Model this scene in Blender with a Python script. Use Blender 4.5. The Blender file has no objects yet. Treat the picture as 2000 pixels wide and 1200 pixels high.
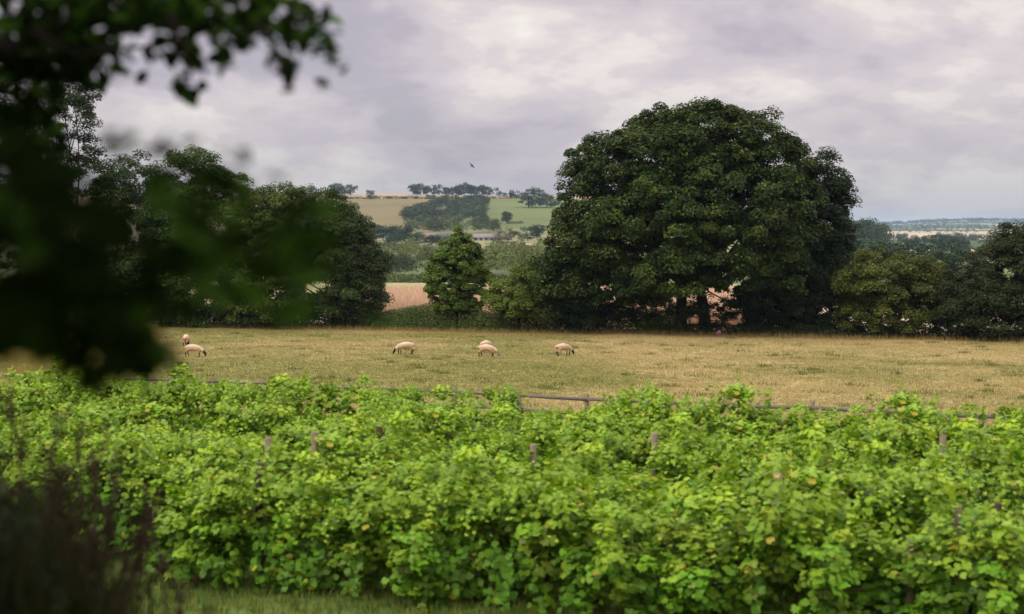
import bpy, math, random
import numpy as np
from mathutils import Vector

sc = bpy.context.scene
# ------------------------------------------------------------------ camera
F = 2778.0                                   # pixels per unit slope in the 2000 px wide photograph
PITCH = math.atan(155.0 / F)
cam = bpy.data.cameras.new('camera'); cam_o = bpy.data.objects.new('camera', cam)
sc.collection.objects.link(cam_o); sc.camera = cam_o
cam.lens = 50.0; cam.sensor_width = 36.0
cam.clip_start = 0.05; cam.clip_end = 40000
cam_o.location = (0, 0, 0); cam_o.rotation_euler = (math.pi / 2 - PITCH, 0, 0)
cam.dof.use_dof = True; cam.dof.focus_distance = 100.0; cam.dof.aperture_fstop = 1.1
cam.dof.aperture_blades = 0

# ------------------------------------------------------------------ render
sc.view_settings.view_transform = 'Standard'; sc.view_settings.look = 'None'
sc.view_settings.exposure = 0.0; sc.view_settings.gamma = 1.0
cy = sc.cycles
cy.max_bounces = 6; cy.diffuse_bounces = 3; cy.glossy_bounces = 2
cy.transmission_bounces = 3; cy.transparent_max_bounces = 4; cy.volume_bounces = 0
cy.use_denoising = True
cy.caustics_reflective = False; cy.caustics_refractive = False

# ------------------------------------------------------------------ sun and sky
SUN = Vector((-0.60, -0.30, 0.74)).normalized()
sl = bpy.data.lights.new('sun', 'SUN'); sl.energy = 1.9; sl.angle = math.radians(14)
sl.color = (1.0, 0.93, 0.82)
so = bpy.data.objects.new('sun', sl); sc.collection.objects.link(so)
so.rotation_euler = (-SUN).to_track_quat('-Z', 'Y').to_euler()

world = bpy.data.worlds.new('World'); sc.world = world; world.use_nodes = True
world.cycles.sampling_method = 'MANUAL'; world.cycles.sample_map_resolution = 512
nt = world.node_tree; nt.nodes.clear()


def N(nt, typ, **kw):
    n = nt.nodes.new(typ)
    for k, v in kw.items():
        if k == 'ins':
            for i, x in v.items(): n.inputs[i].default_value = x
        else: setattr(n, k, v)
    return n


def ramp(nt, stops, interp='EASE'):
    r = nt.nodes.new('ShaderNodeValToRGB'); r.color_ramp.interpolation = interp
    e = r.color_ramp.elements
    while len(e) < len(stops): e.new(0.5)
    for el, (p, c) in zip(e, stops):
        el.position = p; el.color = (c[0], c[1], c[2], 1) if len(c) == 3 else c
    return r


L = nt.links.new
tc = N(nt, 'ShaderNodeTexCoord'); sp = N(nt, 'ShaderNodeSeparateXYZ'); L(tc.outputs['Generated'], sp.inputs[0])
zc = N(nt, 'ShaderNodeMath', operation='MAXIMUM', ins={1: 0.0}); L(sp.outputs['Z'], zc.inputs[0])
za = N(nt, 'ShaderNodeMath', operation='ADD', ins={1: 0.34}); L(zc.outputs[0], za.inputs[0])
dx = N(nt, 'ShaderNodeMath', operation='DIVIDE'); L(sp.outputs['X'], dx.inputs[0]); L(za.outputs[0], dx.inputs[1])
dy = N(nt, 'ShaderNodeMath', operation='DIVIDE'); L(sp.outputs['Y'], dy.inputs[0]); L(za.outputs[0], dy.inputs[1])
cv = N(nt, 'ShaderNodeCombineXYZ', ins={2: 3.7}); L(dx.outputs[0], cv.inputs[0]); L(dy.outputs[0], cv.inputs[1])
n1 = N(nt, 'ShaderNodeTexNoise', ins={'Scale': 1.3, 'Detail': 9.0, 'Roughness': 0.5, 'Distortion': 0.35}); L(cv.outputs[0], n1.inputs['Vector'])
n2 = N(nt, 'ShaderNodeTexNoise', ins={'Scale': 5.5, 'Detail': 9.0, 'Roughness': 0.56, 'Distortion': 0.2}); L(cv.outputs[0], n2.inputs['Vector'])
mixn = N(nt, 'ShaderNodeMath', operation='MULTIPLY_ADD', ins={1: 0.42}); L(n2.outputs['Fac'], mixn.inputs[0])
m065 = N(nt, 'ShaderNodeMath', operation='MULTIPLY', ins={1: 0.58}); L(n1.outputs['Fac'], m065.inputs[0]); L(m065.outputs[0], mixn.inputs[2])
cr = ramp(nt, [(0.37, (0.53, 0.475, 0.54)), (0.44, (0.64, 0.58, 0.625)), (0.49, (0.72, 0.655, 0.67)),
               (0.53, (0.83, 0.765, 0.74)), (0.58, (0.93, 0.875, 0.825))]); L(mixn.outputs[0], cr.inputs[0])
# overcast sky: brighter overhead than near the horizon, bluer low down
low = N(nt, 'ShaderNodeMapRange', ins={1: 0.0, 2: 0.10, 3: 0.65, 4: 0.0}); L(sp.outputs['Z'], low.inputs[0])
ml = N(nt, 'ShaderNodeMix', data_type='RGBA'); L(low.outputs[0], ml.inputs[0]); L(cr.outputs[0], ml.inputs[6]); ml.inputs[7].default_value = (0.27, 0.27, 0.33, 1)
gain = N(nt, 'ShaderNodeMapRange', ins={1: 0.17, 2: 0.6, 3: 1.0, 4: 2.55}); L(sp.outputs['Z'], gain.inputs[0])
bgc = N(nt, 'ShaderNodeBackground'); L(ml.outputs[2], bgc.inputs[0]); L(gain.outputs[0], bgc.inputs[1])
sky = N(nt, 'ShaderNodeTexSky', sky_type='NISHITA'); sky.sun_disc = False
sky.sun_elevation = math.asin(SUN.z); sky.sun_rotation = math.atan2(SUN.x, SUN.y)
bgs = N(nt, 'ShaderNodeBackground', ins={1: 0.08}); L(sky.outputs[0], bgs.inputs[0])
cover = ramp(nt, [(0.28, (0.72,) * 3), (0.45, (1, 1, 1))]); L(mixn.outputs[0], cover.inputs[0])
ms = N(nt, 'ShaderNodeMixShader'); L(cover.outputs[0], ms.inputs[0]); L(bgs.outputs[0], ms.inputs[1]); L(bgc.outputs[0], ms.inputs[2])
wo = N(nt, 'ShaderNodeOutputWorld'); L(ms.outputs[0], wo.inputs[0])

# ------------------------------------------------------------------ helpers
R = np.random.default_rng(7)
CP, SP = math.cos(PITCH), math.sin(PITCH)


def at(x, y, d):
    """the world point at distance d (along +Y) that the photograph shows at pixel x, y"""
    u = (x - 1000) / F; v = (600 - y) / F
    Y = CP + v * SP; Z = -SP + v * CP
    return np.array([u / Y * d, d, Z / Y * d])


def sstep(a, b, x):
    t = np.clip((x - a) / (b - a), 0, 1); return t * t * (3 - 2 * t)


def vnoise(x, y, seed=0):
    x = np.asarray(x, float); y = np.asarray(y, float)
    xi = np.floor(x).astype(np.int64); yi = np.floor(y).astype(np.int64)
    fx = x - xi; fy = y - yi; fx = fx * fx * (3 - 2 * fx); fy = fy * fy * (3 - 2 * fy)

    def h(a, b):
        n = (a * 374761393 + b * 668265263 + seed * 974711) & 0xffffffff
        n = ((n ^ (n >> 13)) * 1274126177) & 0xffffffff
        return ((n ^ (n >> 16)) & 0xffff) / 65535.0
    return (h(xi, yi) * (1 - fx) + h(xi + 1, yi) * fx) * (1 - fy) + (h(xi, yi + 1) * (1 - fx) + h(xi + 1, yi + 1) * fx) * fy


def fbm(x, y, seed=0, oct=4):
    s = 0; a = 0.5; t = 0
    for k in range(oct):
        s = s + a * vnoise(x, y, seed + k * 17); t += a; x = x * 2.03 + 11.3; y = y * 2.03 + 5.1; a *= 0.55
    return s / t


DK = np.array([0, 20, 60, 112, 230, 321, 450, 600, 800, 1000, 1200, 1500, 1700, 1900, 2100, 2600, 4000, 12000], float)
ZH = np.array([-5.5, -6.0, -7.0, -8.3, -11.2, -12.5, -14, -14.5, -12, -8.6, 2, 20, 35, 44, 38, 10, -30, -30], float)
DV = np.array([0, 20, 60, 112, 230, 321, 450, 600, 1000, 1600, 3500, 5500, 7000, 8000, 9000, 12000], float)
ZV = np.array([-5.5, -6.0, -7.0, -8.3, -11.2, -13.0, -15.0, -15.8, -17.5, -21, -18.5, -5, 24, 40, 20, -40], float)


def gz(X, D):
    X = np.asarray(X, float); D = np.asarray(D, float)
    th = X / np.maximum(D, 30)
    hill = np.interp(D, DK, ZH); val = np.interp(D, DV, ZV)
    m = 1 - sstep(0.07, 0.21, th + 0.02 * (fbm(D * 0.002, X * 0.002, 5) - 0.5))
    val = np.where(val > -5, -5 + (val + 5) * (0.30 + 0.70 * sstep(0.24, 0.33, th)), val)
    z = val + (hill - val) * m
    far = sstep(300, 1200, D)
    z = z + far * (fbm(X * 0.004 + 3, D * 0.004, 9) - 0.5) * 7 * (0.4 + 0.6 * m)
    z = z + sstep(5000, 8000, D) * (1 - m) * (fbm(X * 0.0007 + 31, D * 0.0002, 19) - 0.5) * 30
    z = z + (fbm(X * 0.08, D * 0.08, 3) - 0.5) * 0.35 * sstep(14, 30, D) * (1 - sstep(200, 300, D))
    # the bank the photographer stands on; it reaches farther out on the left
    e = 1 - sstep(-5.5, -0.5, X)
    s = sstep(2.5 + 4.5 * e, 13 + 5 * e, D)
    bank = -1.75 + (fbm(X * 0.7, D * 0.7, 4) - 0.5) * 0.25
    return bank * (1 - s) + z * s


def gz1(x, d): return float(gz(np.array([x]), np.array([d]))[0])


def fence_d(X): return 47.0 - 0.5 * X
def bound_d(X): return 112.5 - 0.33 * X          # where the meadow meets the hedge bank


def mk(name, V, faces, mat, parent=None, col=None, smooth=False):
    """faces: list of int arrays (n,k); col: (nv,3) linear colour per vertex"""
    me = bpy.data.meshes.new(name)
    V = np.asarray(V, np.float32); me.vertices.add(len(V)); me.vertices.foreach_set('co', V.ravel())
    faces = [np.asarray(f, np.int32) for f in faces if len(f)]
    idx = np.concatenate([f.ravel() for f in faces])
    tot = np.concatenate([np.full(len(f), f.shape[1], np.int32) for f in faces])
    st = np.concatenate([[0], np.cumsum(tot)[:-1]]).astype(np.int32)
    me.loops.add(len(idx)); me.loops.foreach_set('vertex_index', idx)
    me.polygons.add(len(tot)); me.polygons.foreach_set('loop_start', st)
    if smooth: me.polygons.foreach_set('use_smooth', np.ones(len(tot), bool))
    me.update(calc_edges=True)
    if col is not None:
        a = me.color_attributes.new('Col', 'FLOAT_COLOR', 'POINT')
        c4 = np.ones((len(V), 4), np.float32); c4[:, :3] = col; a.data.foreach_set('color', c4.ravel())
    me.materials.append(mat)
    o = bpy.data.objects.new(name, me); sc.collection.objects.link(o)
    if parent is not None: o.parent = parent
    return o


def tag(o, label=None, cat=None, group=None, kind=None):
    if label: o['label'] = label
    if cat: o['category'] = cat
    if group: o['group'] = group
    if kind: o['kind'] = kind
    return o


def thing(name, label, cat, loc=(0, 0, 0), rz=0.0, group=None):
    o = bpy.data.objects.new(name, None); sc.collection.objects.link(o)
    o.location = [float(v) for v in loc]; o.rotation_euler = (0, 0, rz); o.empty_display_size = 0.2
    return tag(o, label, cat, group)


def copy_tree(o, parent=None):
    c = o.copy(); sc.collection.objects.link(c)
    if parent is not None: c.parent = parent
    for ch in list(o.children): copy_tree(ch, c)
    return c


class Acc:
    def __init__(s): s.V = []; s.F = {}; s.C = []; s.n = 0

    def add(s, V, Fs, C=None):
        V = np.asarray(V, float)
        for f in Fs:
            f = np.asarray(f, np.int64)
            s.F.setdefault(f.shape[1], []).append(f + s.n)
        s.V.append(V); s.n += len(V)
        s.C.append(np.broadcast_to(np.asarray(C if C is not None else (1, 1, 1), float), (len(V), 3)))

    def build(s, name, mat, parent=None, col=True, smooth=False):
        return mk(name, np.concatenate(s.V), [np.concatenate(f) for f in s.F.values()], mat, parent,
                  np.concatenate(s.C) if col else None, smooth)


def tube(acc, pts, rad, seg=7, C=None, cap=True):
    pts = np.asarray(pts, float); rad = np.broadcast_to(np.asarray(rad, float), (len(pts),))
    T = np.gradient(pts, axis=0); T /= np.linalg.norm(T, axis=1, keepdims=True) + 1e-9
    ref = np.array([0.31, 0.2, 0.93]) if abs(T[0][2]) < 0.8 else np.array([0.95, 0.3, 0.1])
    A = np.cross(T, ref); A /= np.linalg.norm(A, axis=1, keepdims=True) + 1e-9; B = np.cross(T, A)
    a = np.linspace(0, 2 * np.pi, seg, endpoint=False)
    V = (pts[:, None] + rad[:, None, None] * (np.cos(a)[None, :, None] * A[:, None] + np.sin(a)[None, :, None] * B[:, None])).reshape(-1, 3)
    n = len(pts); i = np.arange(n - 1)[:, None]; j = np.arange(seg)[None]; k = (j + 1) % seg
    q = np.stack([i * seg + j, i * seg + k, (i + 1) * seg + k, (i + 1) * seg + j], -1).reshape(-1, 4)
    fs = [q]
    if cap: fs += [np.arange(seg)[None, ::-1], (np.arange(seg) + (n - 1) * seg)[None]]
    acc.add(V, fs, C)


def box(acc, c, s, rz=0.0, C=None, rot=None):
    x, y, z = np.asarray(s, float) / 2
    V = np.array([(a * x, b * y, d * z) for d in (-1, 1) for b in (-1, 1) for a in (-1, 1)])
    cs, sn = math.cos(rz), math.sin(rz)
    V = V @ np.array([[cs, sn, 0], [-sn, cs, 0], [0, 0, 1]])
    if rot is not None: V = V @ rot
    acc.add(V + np.asarray(c, float), [np.array([[0, 2, 3, 1], [4, 5, 7, 6], [0, 1, 5, 4], [1, 3, 7, 5], [3, 2, 6, 7], [2, 0, 4, 6]])], C)


def unit(v): return v / (np.linalg.norm(v, axis=-1, keepdims=True) + 1e-9)


def rdir(r, n): return unit(r.normal(size=(n, 3)))


QUAD = np.array([(0, -0.5, 0), (0.32, 0.0, 0.10), (0, 0.55, -0.05), (-0.32, 0.0, 0.10)])
LOBED = np.array([(0, -0.34, 0), (0.30, -0.46, 0.03), (0.50, -0.12, 0.10), (0.34, 0.04, 0.07), (0.40, 0.36, 0.06), (0.15, 0.30, 0.03), (0, 0.60, -0.06),
                  (-0.15, 0.30, 0.03), (-0.40, 0.36, 0.06), (-0.34, 0.04, 0.07), (-0.50, -0.12, 0.10), (-0.30, -0.46, 0.03)])
OVAL = np.array([(0, -0.5, 0), (0.20, -0.28, 0.03), (0.30, 0.05, 0.06), (0.18, 0.36, 0.03), (0, 0.56, -0.05), (-0.18, 0.36, 0.03), (-0.30, 0.05, 0.06), (-0.20, -0.28, 0.03)])


def leaves(acc, r, P, Nn, size, C, shape=QUAD, tip=None):
    n = len(P); Nn = unit(Nn)
    t = rdir(r, n) if tip is None else tip + rdir(r, n) * 0.6
    t = unit(t - (t * Nn).sum(1, keepdims=True) * Nn); b = np.cross(t, Nn)
    s = np.broadcast_to(size, (n,))[:, None, None]
    S = shape[None]
    V = P[:, None] + s * (S[..., 0:1] * b[:, None] + S[..., 1:2] * t[:, None] + S[..., 2:3] * Nn[:, None])
    k = len(shape)
    acc.add(V.reshape(-1, 3), [np.arange(n * k).reshape(n, k)], np.repeat(C, k, axis=0))


def crown(acc, r, lobes, n_clump, clump_r, per, leaf, base, var=0.25, squash=0.75, inner=0.2, tipc=None, shape=QUAD, up=0.55, low=-0.55, speck=1.0, ztip=None):
    """lobes: (k,6) centre + radii; leaf clumps sit on and in the lobes' shells"""
    lobes = np.asarray(lobes, float); w = (lobes[:, 3] * lobes[:, 5] + lobes[:, 4] * lobes[:, 5]) ; w = w / w.sum()
    out = []
    while len(out) < n_clump:
        k = r.choice(len(lobes), p=w, size=n_clump * 2); d = rdir(r, n_clump * 2)
        f = np.where(r.random(len(k)) < inner, r.random(len(k)) ** 0.5 * 0.75, 0.79 + 0.34 * r.random(len(k)) ** 2)
        p = lobes[k, :3] + d * lobes[k, 3:] * f[:, None]
        ok = d[:, 2] > low
        dist = np.sqrt((((p[:, None] - lobes[None, :, :3]) / lobes[None, :, 3:]) ** 2).sum(-1))
        dist[np.arange(len(k)), k] = 9
        ok &= (dist.min(1) > 0.62) | (f < 0.75)
        out += list(p[ok])
    c = np.array(out[:n_clump]); m = len(c)
    rr = clump_r * (0.6 + 0.8 * r.random(m))
    ctr = lobes[:, :3].mean(0)
    n = m * per; ci = np.repeat(np.arange(m), per)
    d = rdir(r, n); d[:, 2] = np.where(d[:, 2] < -0.3, -d[:, 2] * 0.6, d[:, 2]); d = unit(d)
    rad = rr[ci] * (0.45 + 0.65 * r.random(n) ** 0.6)
    P = c[ci] + d * rad[:, None] * np.array([1, 1, squash])
    Nn = d * 0.6 + np.array([0, 0, up]) + rdir(r, n) * 0.55 + unit(c - ctr)[ci] * 0.25
    cv = (1 + var * (r.random(m) * 2 - 1))[ci] * (1 + 0.5 * speck * var * (r.random(n) * 2 - 1))
    C = np.asarray(base, float)[None] * cv[:, None]
    if tipc is not None:
        t = (r.random(n) < 0.25) * r.random(n) * 0.8 * speck + (0.25 + 0.35 * (1 - speck)) * (r.random(m) ** 1.7)[ci]
        if ztip: t = np.clip(t + 0.30 * sstep(ztip[0], ztip[1], c[ci, 2]), 0, 1)
        C = C * (1 - t[:, None]) + np.asarray(tipc)[None] * t[:, None]
    leaves(acc, r, P, Nn, leaf * (0.7 + 0.6 * r.random(n)), C, shape)
    return c


# ------------------------------------------------------------------ materials
def new_mat(name):
    m = bpy.data.materials.new(name); m.use_nodes = True; m.node_tree.nodes.clear()
    return m, m.node_tree, N(m.node_tree, 'ShaderNodeOutputMaterial')


def leaf_mat(name, trans=0.3, rough=0.5, spec=0.3, tint=(1.15, 1.1, 0.5)):
    m, t, o = new_mat(name); a = N(t, 'ShaderNodeAttribute', attribute_name='Col')
    p = N(t, 'ShaderNodeBsdfPrincipled', ins={'Roughness': rough, 'Specular IOR Level': spec}); t.links.new(a.outputs['Color'], p.inputs['Base Color'])
    mx = N(t, 'ShaderNodeMix', data_type='RGBA', blend_type='MULTIPLY', ins={0: 1.0}); t.links.new(a.outputs['Color'], mx.inputs[6]); mx.inputs[7].default_value = (*tint, 1)
    tr = N(t, 'ShaderNodeBsdfTranslucent'); t.links.new(mx.outputs[2], tr.inputs[0])
    ms = N(t, 'ShaderNodeMixShader', ins={0: trans}); t.links.new(p.outputs[0], ms.inputs[1]); t.links.new(tr.outputs[0], ms.inputs[2])
    t.links.new(ms.outputs[0], o.inputs[0]); return m


def noise_mat(name, c1, c2, scale=4.0, rough=0.85, bump=0.3, stretch=(1, 1, 1), attr=False, dist=0.02, spec=0.2):
    m, t, o = new_mat(name); tcn = N(t, 'ShaderNodeTexCoord'); mp = N(t, 'ShaderNodeMapping'); mp.inputs['Scale'].default_value = stretch
    t.links.new(tcn.outputs['Object'], mp.inputs[0])
    nz = N(t, 'ShaderNodeTexNoise', ins={'Scale': scale, 'Detail': 6.0, 'Roughness': 0.6}); t.links.new(mp.outputs[0], nz.inputs['Vector'])
    r_ = ramp(t, [(0.3, c1), (0.7, c2)], 'LINEAR'); t.links.new(nz.outputs['Fac'], r_.inputs[0]); col = r_.outputs[0]
    if attr:
        a = N(t, 'ShaderNodeAttribute', attribute_name='Col'); mx = N(t, 'ShaderNodeMix', data_type='RGBA', blend_type='MULTIPLY', ins={0: 1.0})
        t.links.new(a.outputs['Color'], mx.inputs[6]); t.links.new(col, mx.inputs[7]); col = mx.outputs[2]
    p = N(t, 'ShaderNodeBsdfPrincipled', ins={'Roughness': rough, 'Specular IOR Level': spec}); t.links.new(col, p.inputs['Base Color'])
    b = N(t, 'ShaderNodeBump', ins={'Strength': bump, 'Distance': dist}); t.links.new(nz.outputs['Fac'], b.inputs['Height']); t.links.new(b.outputs[0], p.inputs['Normal'])
    t.links.new(p.outputs[0], o.inputs[0]); return m


M_tree = leaf_mat('tree_leaf', 0.22, 0.55, 0.12)
M_vine = leaf_mat('vine_leaf', 0.33, 0.45, 0.18, (1.15, 1.15, 0.4))
M_near = leaf_mat('overhang_leaf', 0.25, 0.7, 0.0)
M_grass = leaf_mat('grass_blade', 0.25, 0.7, 0.1, (1.1, 1.05, 0.7))
M_far = leaf_mat('far_leaf', 0.1, 0.7, 0.1)
M_bark = noise_mat('bark', (0.012, 0.009, 0.007), (0.035, 0.027, 0.020), 3.0, 0.9, 0.6, (1, 1, 0.25))
M_ground = noise_mat('field_soil', (0.72, 0.72, 0.72), (1.25, 1.25, 1.25), 0.9, 0.95, 0.2, attr=True, spec=0.05)
M_post = noise_mat('weathered_post', (0.125, 0.095, 0.065), (0.27, 0.215, 0.155), 6.0, 0.9, 0.4, (1, 1, 0.2))
M_postd = noise_mat('dark_post', (0.03, 0.02, 0.014), (0.08, 0.055, 0.04), 6.0, 0.9, 0.4, (1, 1, 0.2))
M_rail = noise_mat('weathered_rail', (0.12, 0.10, 0.082), (0.235, 0.20, 0.165), 3.0, 0.9, 0.4, (0.3, 2, 2))
M_wire = noise_mat('wire', (0.10, 0.09, 0.085), (0.2, 0.18, 0.17), 8.0, 0.6, 0.0)
M_wool = noise_mat('wool', (0.80, 0.80, 0.80), (1.15, 1.15, 1.15), 14.0, 0.95, 0.8, attr=True, spec=0.05)

# ------------------------------------------------------------------ ground
dd = np.concatenate([np.arange(-14, 20, 0.5), np.arange(20, 130, 0.8), 130 * 1.0135 ** np.arange(0, 342)])
tt = np.linspace(-0.85, 0.85, 900)
DD, TT = np.meshgrid(dd, tt, indexing='ij'); XX = TT * (DD + 20)
ZZ = gz(XX, DD)
CC = np.zeros(DD.shape + (3,))


def paint(mask, c, a=0.0, sc_=0.02, seed=1):
    v = 1 + a * 2 * (fbm(XX * sc_, DD * sc_, seed) - 0.5)
    CC[mask] = (np.array(c)[None, None] * v[..., None])[mask]


th = XX / np.maximum(DD, 30)
w1 = 1 + 0.10 * (fbm(XX * 0.01, DD * 0.01, 41) - 0.5)
paint(DD > -99, (0.06, 0.075, 0.025), 0.5, 0.6, 2)
paint(DD > 18, (0.09, 0.125, 0.032), 0.6, 0.5, 3)
mead = (DD > fence_d(XX)) & (DD < bound_d(XX) + 1)
g = 0.8 * sstep(0.36, 0.66, fbm(XX * 0.10, DD * 0.10, 21, 5) + 0.10 * np.exp(-((DD - 70) / 16) ** 2) - 0.05)
mc = np.array((0.34, 0.272, 0.125)) * (1 - g[..., None]) + np.array((0.17, 0.175, 0.05)) * g[..., None]
CC[mead] = mc[mead]
paint((DD > bound_d(XX) + 1), (0.05, 0.05, 0.022), 0.4, 0.5, 6)
paint((DD > bound_d(XX) + 9), (0.46, 0.35, 0.26), 0.15, 0.1, 7)
paint(DD > 240 * w1, (0.30, 0.29, 0.14), 0.15, 0.02, 8)
paint(DD > 325, (0.10, 0.13, 0.05), 0.4, 0.01, 9)
paint((DD > 640 * w1), (0.20, 0.195, 0.095), 0.25, 0.006, 10)
paint((DD > 830 * w1) & (DD < 890 * w1) & (th > -0.01), (0.46, 0.34, 0.20), 0.1, 0.01, 10)
paint((DD > 1040), (0.15, 0.155, 0.075), 0.2, 0.006, 11)
left = th < -0.045
paint((DD > 1150) & left, (0.165, 0.138, 0.068), 0.22, 0.012, 12)
paint((DD > 1150) & ~left, (0.118, 0.145, 0.055), 0.28, 0.012, 13)
paint((DD > 1700), (0.36, 0.26, 0.14), 0.12, 0.01, 14)
rv = th > 0.16
paint(rv & (DD > 325), (0.12, 0.155, 0.06), 0.3, 0.01, 15)
paint(rv & (DD > 640) & (DD < 720), (0.17, 0.2, 0.08), 0.2, 0.01, 16)
paint(rv & (DD > 1000) & (DD < 1300), (0.55, 0.41, 0.25), 0.1, 0.01, 16)
paint(rv & (DD > 1300), (0.06, 0.085, 0.035), 0.3, 0.01, 17)
paint(rv & (DD > 2300) & (DD < 4600), (0.42, 0.33, 0.22), 0.15, 0.002, 18)
paint(rv & (DD > 4600), (0.05, 0.075, 0.035), 0.4, 0.004, 19)
paint(rv & (DD > 7000), (0.02, 0.032, 0.022), 0.3, 0.004, 19)
paint(rv & (DD > 4600) & (DD < 7000) & (fbm(XX * 0.004, DD * 0.0022, 23) > 0.56), (0.34, 0.29, 0.17), 0.3, 0.004, 19)
nr, ncol = DD.shape
i = np.arange(nr - 1)[:, None]; j = np.arange(ncol - 1)[None]
q = np.stack([i * ncol + j, i * ncol + j + 1, (i + 1) * ncol + j + 1, (i + 1) * ncol + j], -1).reshape(-1, 4)
o = mk('ground', np.stack([XX, DD, ZZ], -1).reshape(-1, 3), [q], M_ground, None, CC.reshape(-1, 3), True)
tag(o, kind='structure')


# ------------------------------------------------------------------ meadow grass
def blades(acc, r, X, D, h, w, C, lean=0.5, n=3, Z=None):
    m = len(X); Z = gz(X, D) if Z is None else Z
    for k in range(n):
        a = r.random(m) * 2 * np.pi; l = lean * r.random(m)
        bx = X + (r.random(m) - 0.5) * w * 6; by = D + (r.random(m) - 0.5) * w * 6
        hh = h * (0.6 + 0.6 * r.random(m))
        f = r.random(m) * 2 * np.pi; wx = np.cos(f) * w * 0.5; wy = np.sin(f) * w * 0.5
        V = np.stack([np.stack([bx - wx, by - wy, Z - 0.02], -1), np.stack([bx + wx, by + wy, Z - 0.02], -1),
                      np.stack([bx + np.cos(a) * l * hh, by + np.sin(a) * l * hh, Z + hh], -1)], 1)
        acc.add(V.reshape(-1, 3), [np.arange(m * 3).reshape(m, 3)], np.repeat(C * (0.87 + 0.26 * r.random((m, 1))), 3, axis=0))


def greenness(X, D):
    return np.clip(fbm(X * 0.10, D * 0.10, 21, 5) + 0.10 * np.exp(-((D - 70) / 16) ** 2) - 0.03 + 0.07 * sstep(72, 45, D), 0, 1)


acc = Acc(); r = np.random.default_rng(11)
m = 330000
D = 37 + (121 - 37) * r.random(m) ** 1.15; X = (r.random(m) * 2 - 1) * (D * 0.385 + 3)
k = (D > fence_d(X) - 3) & (D < bound_d(X) + 0.6); X, D = X[k], D[k]
gr = 0.9 * sstep(0.34, 0.68, greenness(X, D) + 0.30 * (fbm(X * 0.8, D * 0.8, 31) - 0.5) + 0.10 * r.normal(size=len(X)))
tan = np.array((0.405, 0.325, 0.155)); grn = np.array((0.17, 0.185, 0.05))
C = tan * (1 - gr[:, None]) + grn * gr[:, None]
straw = r.random(len(X)) < 0.10; C[straw] = (0.52, 0.40, 0.20)
edge = sstep(14, 2, bound_d(X) - D)
C = C * (1 - 0.35 * edge[:, None]) + np.array((0.40, 0.28, 0.11)) * 0.35 * edge[:, None]
h = 0.05 + 0.06 * r.random(len(X)) * (1 - gr * 0.5) + edge * 0.05 * r.random(len(X))
blades(acc, r, X, D, h, 0.028, C, 0.8, 3)
# low tussocks and dark weeds
for s in range(240):
    d0 = 44 + 68 * r.random(); x0 = (r.random() * 2 - 1) * d0 * 0.37
    if d0 < fence_d(x0) + 1 or d0 > bound_d(x0) - 1: continue
    nn = int(10 + 30 * r.random()); rad = 0.15 + 0.35 * r.random()
    blades(acc, r, x0 + r.normal(size=nn) * rad, d0 + r.normal(size=nn) * rad, 0.10 + 0.12 * r.random(nn), 0.04,
           np.tile((0.12, 0.145, 0.04), (nn, 1)), 0.7, 2)
# tall yellow grass below the left trees and along the fence
n = 16000
D = 56 + 62 * r.random(n); X = (-0.36 + 0.11 * r.random(n)) * D; k = (D > fence_d(X)) & (fbm(X * 0.3, D * 0.3, 51) > 0.45); X, D = X[k], D[k]
blades(acc, r, X, D, 0.5 + 0.5 * r.random(len(X)), 0.03, np.tile((0.30, 0.25, 0.075), (len(X), 1)), 0.4, 2)
n = 9000
X = -45 + 88 * r.random(n); D = bound_d(X) - 0.6 + 1.4 * r.normal(size=n) * 0.6
blades(acc, r, X, D, 0.15 + 0.35 * r.random(n), 0.03, np.array((0.33, 0.235, 0.085)) * (0.5 + 0.7 * r.random((n, 1))), 0.5, 2)
tag(acc.build('meadow_grass', M_grass), kind='stuff')

# vineyard floor grass
acc = Acc(); n = 60000
D = 19 + 29 * r.random(n); X = (r.random(n) * 2 - 1) * (D * 0.4 + 2); k = (D < fence_d(X) - 0.5) & ((X > -7) | (D > 26)); X, D = X[k], D[k]
blades(acc, r, X, D, 0.08 + 0.14 * r.random(len(X)), 0.022, np.array((0.10, 0.165, 0.032)) * (0.7 + 0.6 * r.random((len(X), 1))) + np.array((0.12, 0.08, 0.02)) * (r.random((len(X), 1)) < 0.3), 0.7, 3)
tag(acc.build('vineyard_grass', M_grass), kind='stuff')

# ripe maize behind the hedge
acc = Acc(); n = 46000
D = 122 + 112 * r.random(n) ** 1.3; X = -0.13 * D + r.random(n) * D * 0.34; k = D > bound_d(X) + 8; X, D = X[k], D[k]
D = np.round(D / 1.5) * 1.5 + r.normal(size=len(D)) * 0.1
blades(acc, r, X, D, 1.7 + 0.5 * r.random(len(X)), 0.10, np.array((0.60, 0.43, 0.32)) * (0.6 + 0.7 * r.random((len(X), 1))), 0.22, 2)
tag(acc.build('maize_crop', M_grass), kind='stuff')


# ------------------------------------------------------------------ hedgerow trees
def px_lobes(lst, d):
    out = []
    for l in lst:
        x, y, rx, ry = l[:4]; dz = l[4] if len(l) > 4 else 0
        p = at(x, y, d + dz); s = (d + dz) / F
        out.append((*p, rx * s, max(rx, ry) * s * 0.95, ry * s))
    return np.array(out)


def limb(acc, a, b, r0, r1, r, bend=0.12, n=6, sag=0.0):
    a = np.asarray(a, float); b = np.asarray(b, float); t = np.linspace(0, 1, n)[:, None]
    off = r.normal(size=3) * np.linalg.norm(b - a) * bend
    p = a + (b - a) * t + off * np.sin(np.pi * t) + np.array([0, 0, sag]) * np.sin(np.pi * t)
    tube(acc, p, np.linspace(r0, r1, n), 8)


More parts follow.
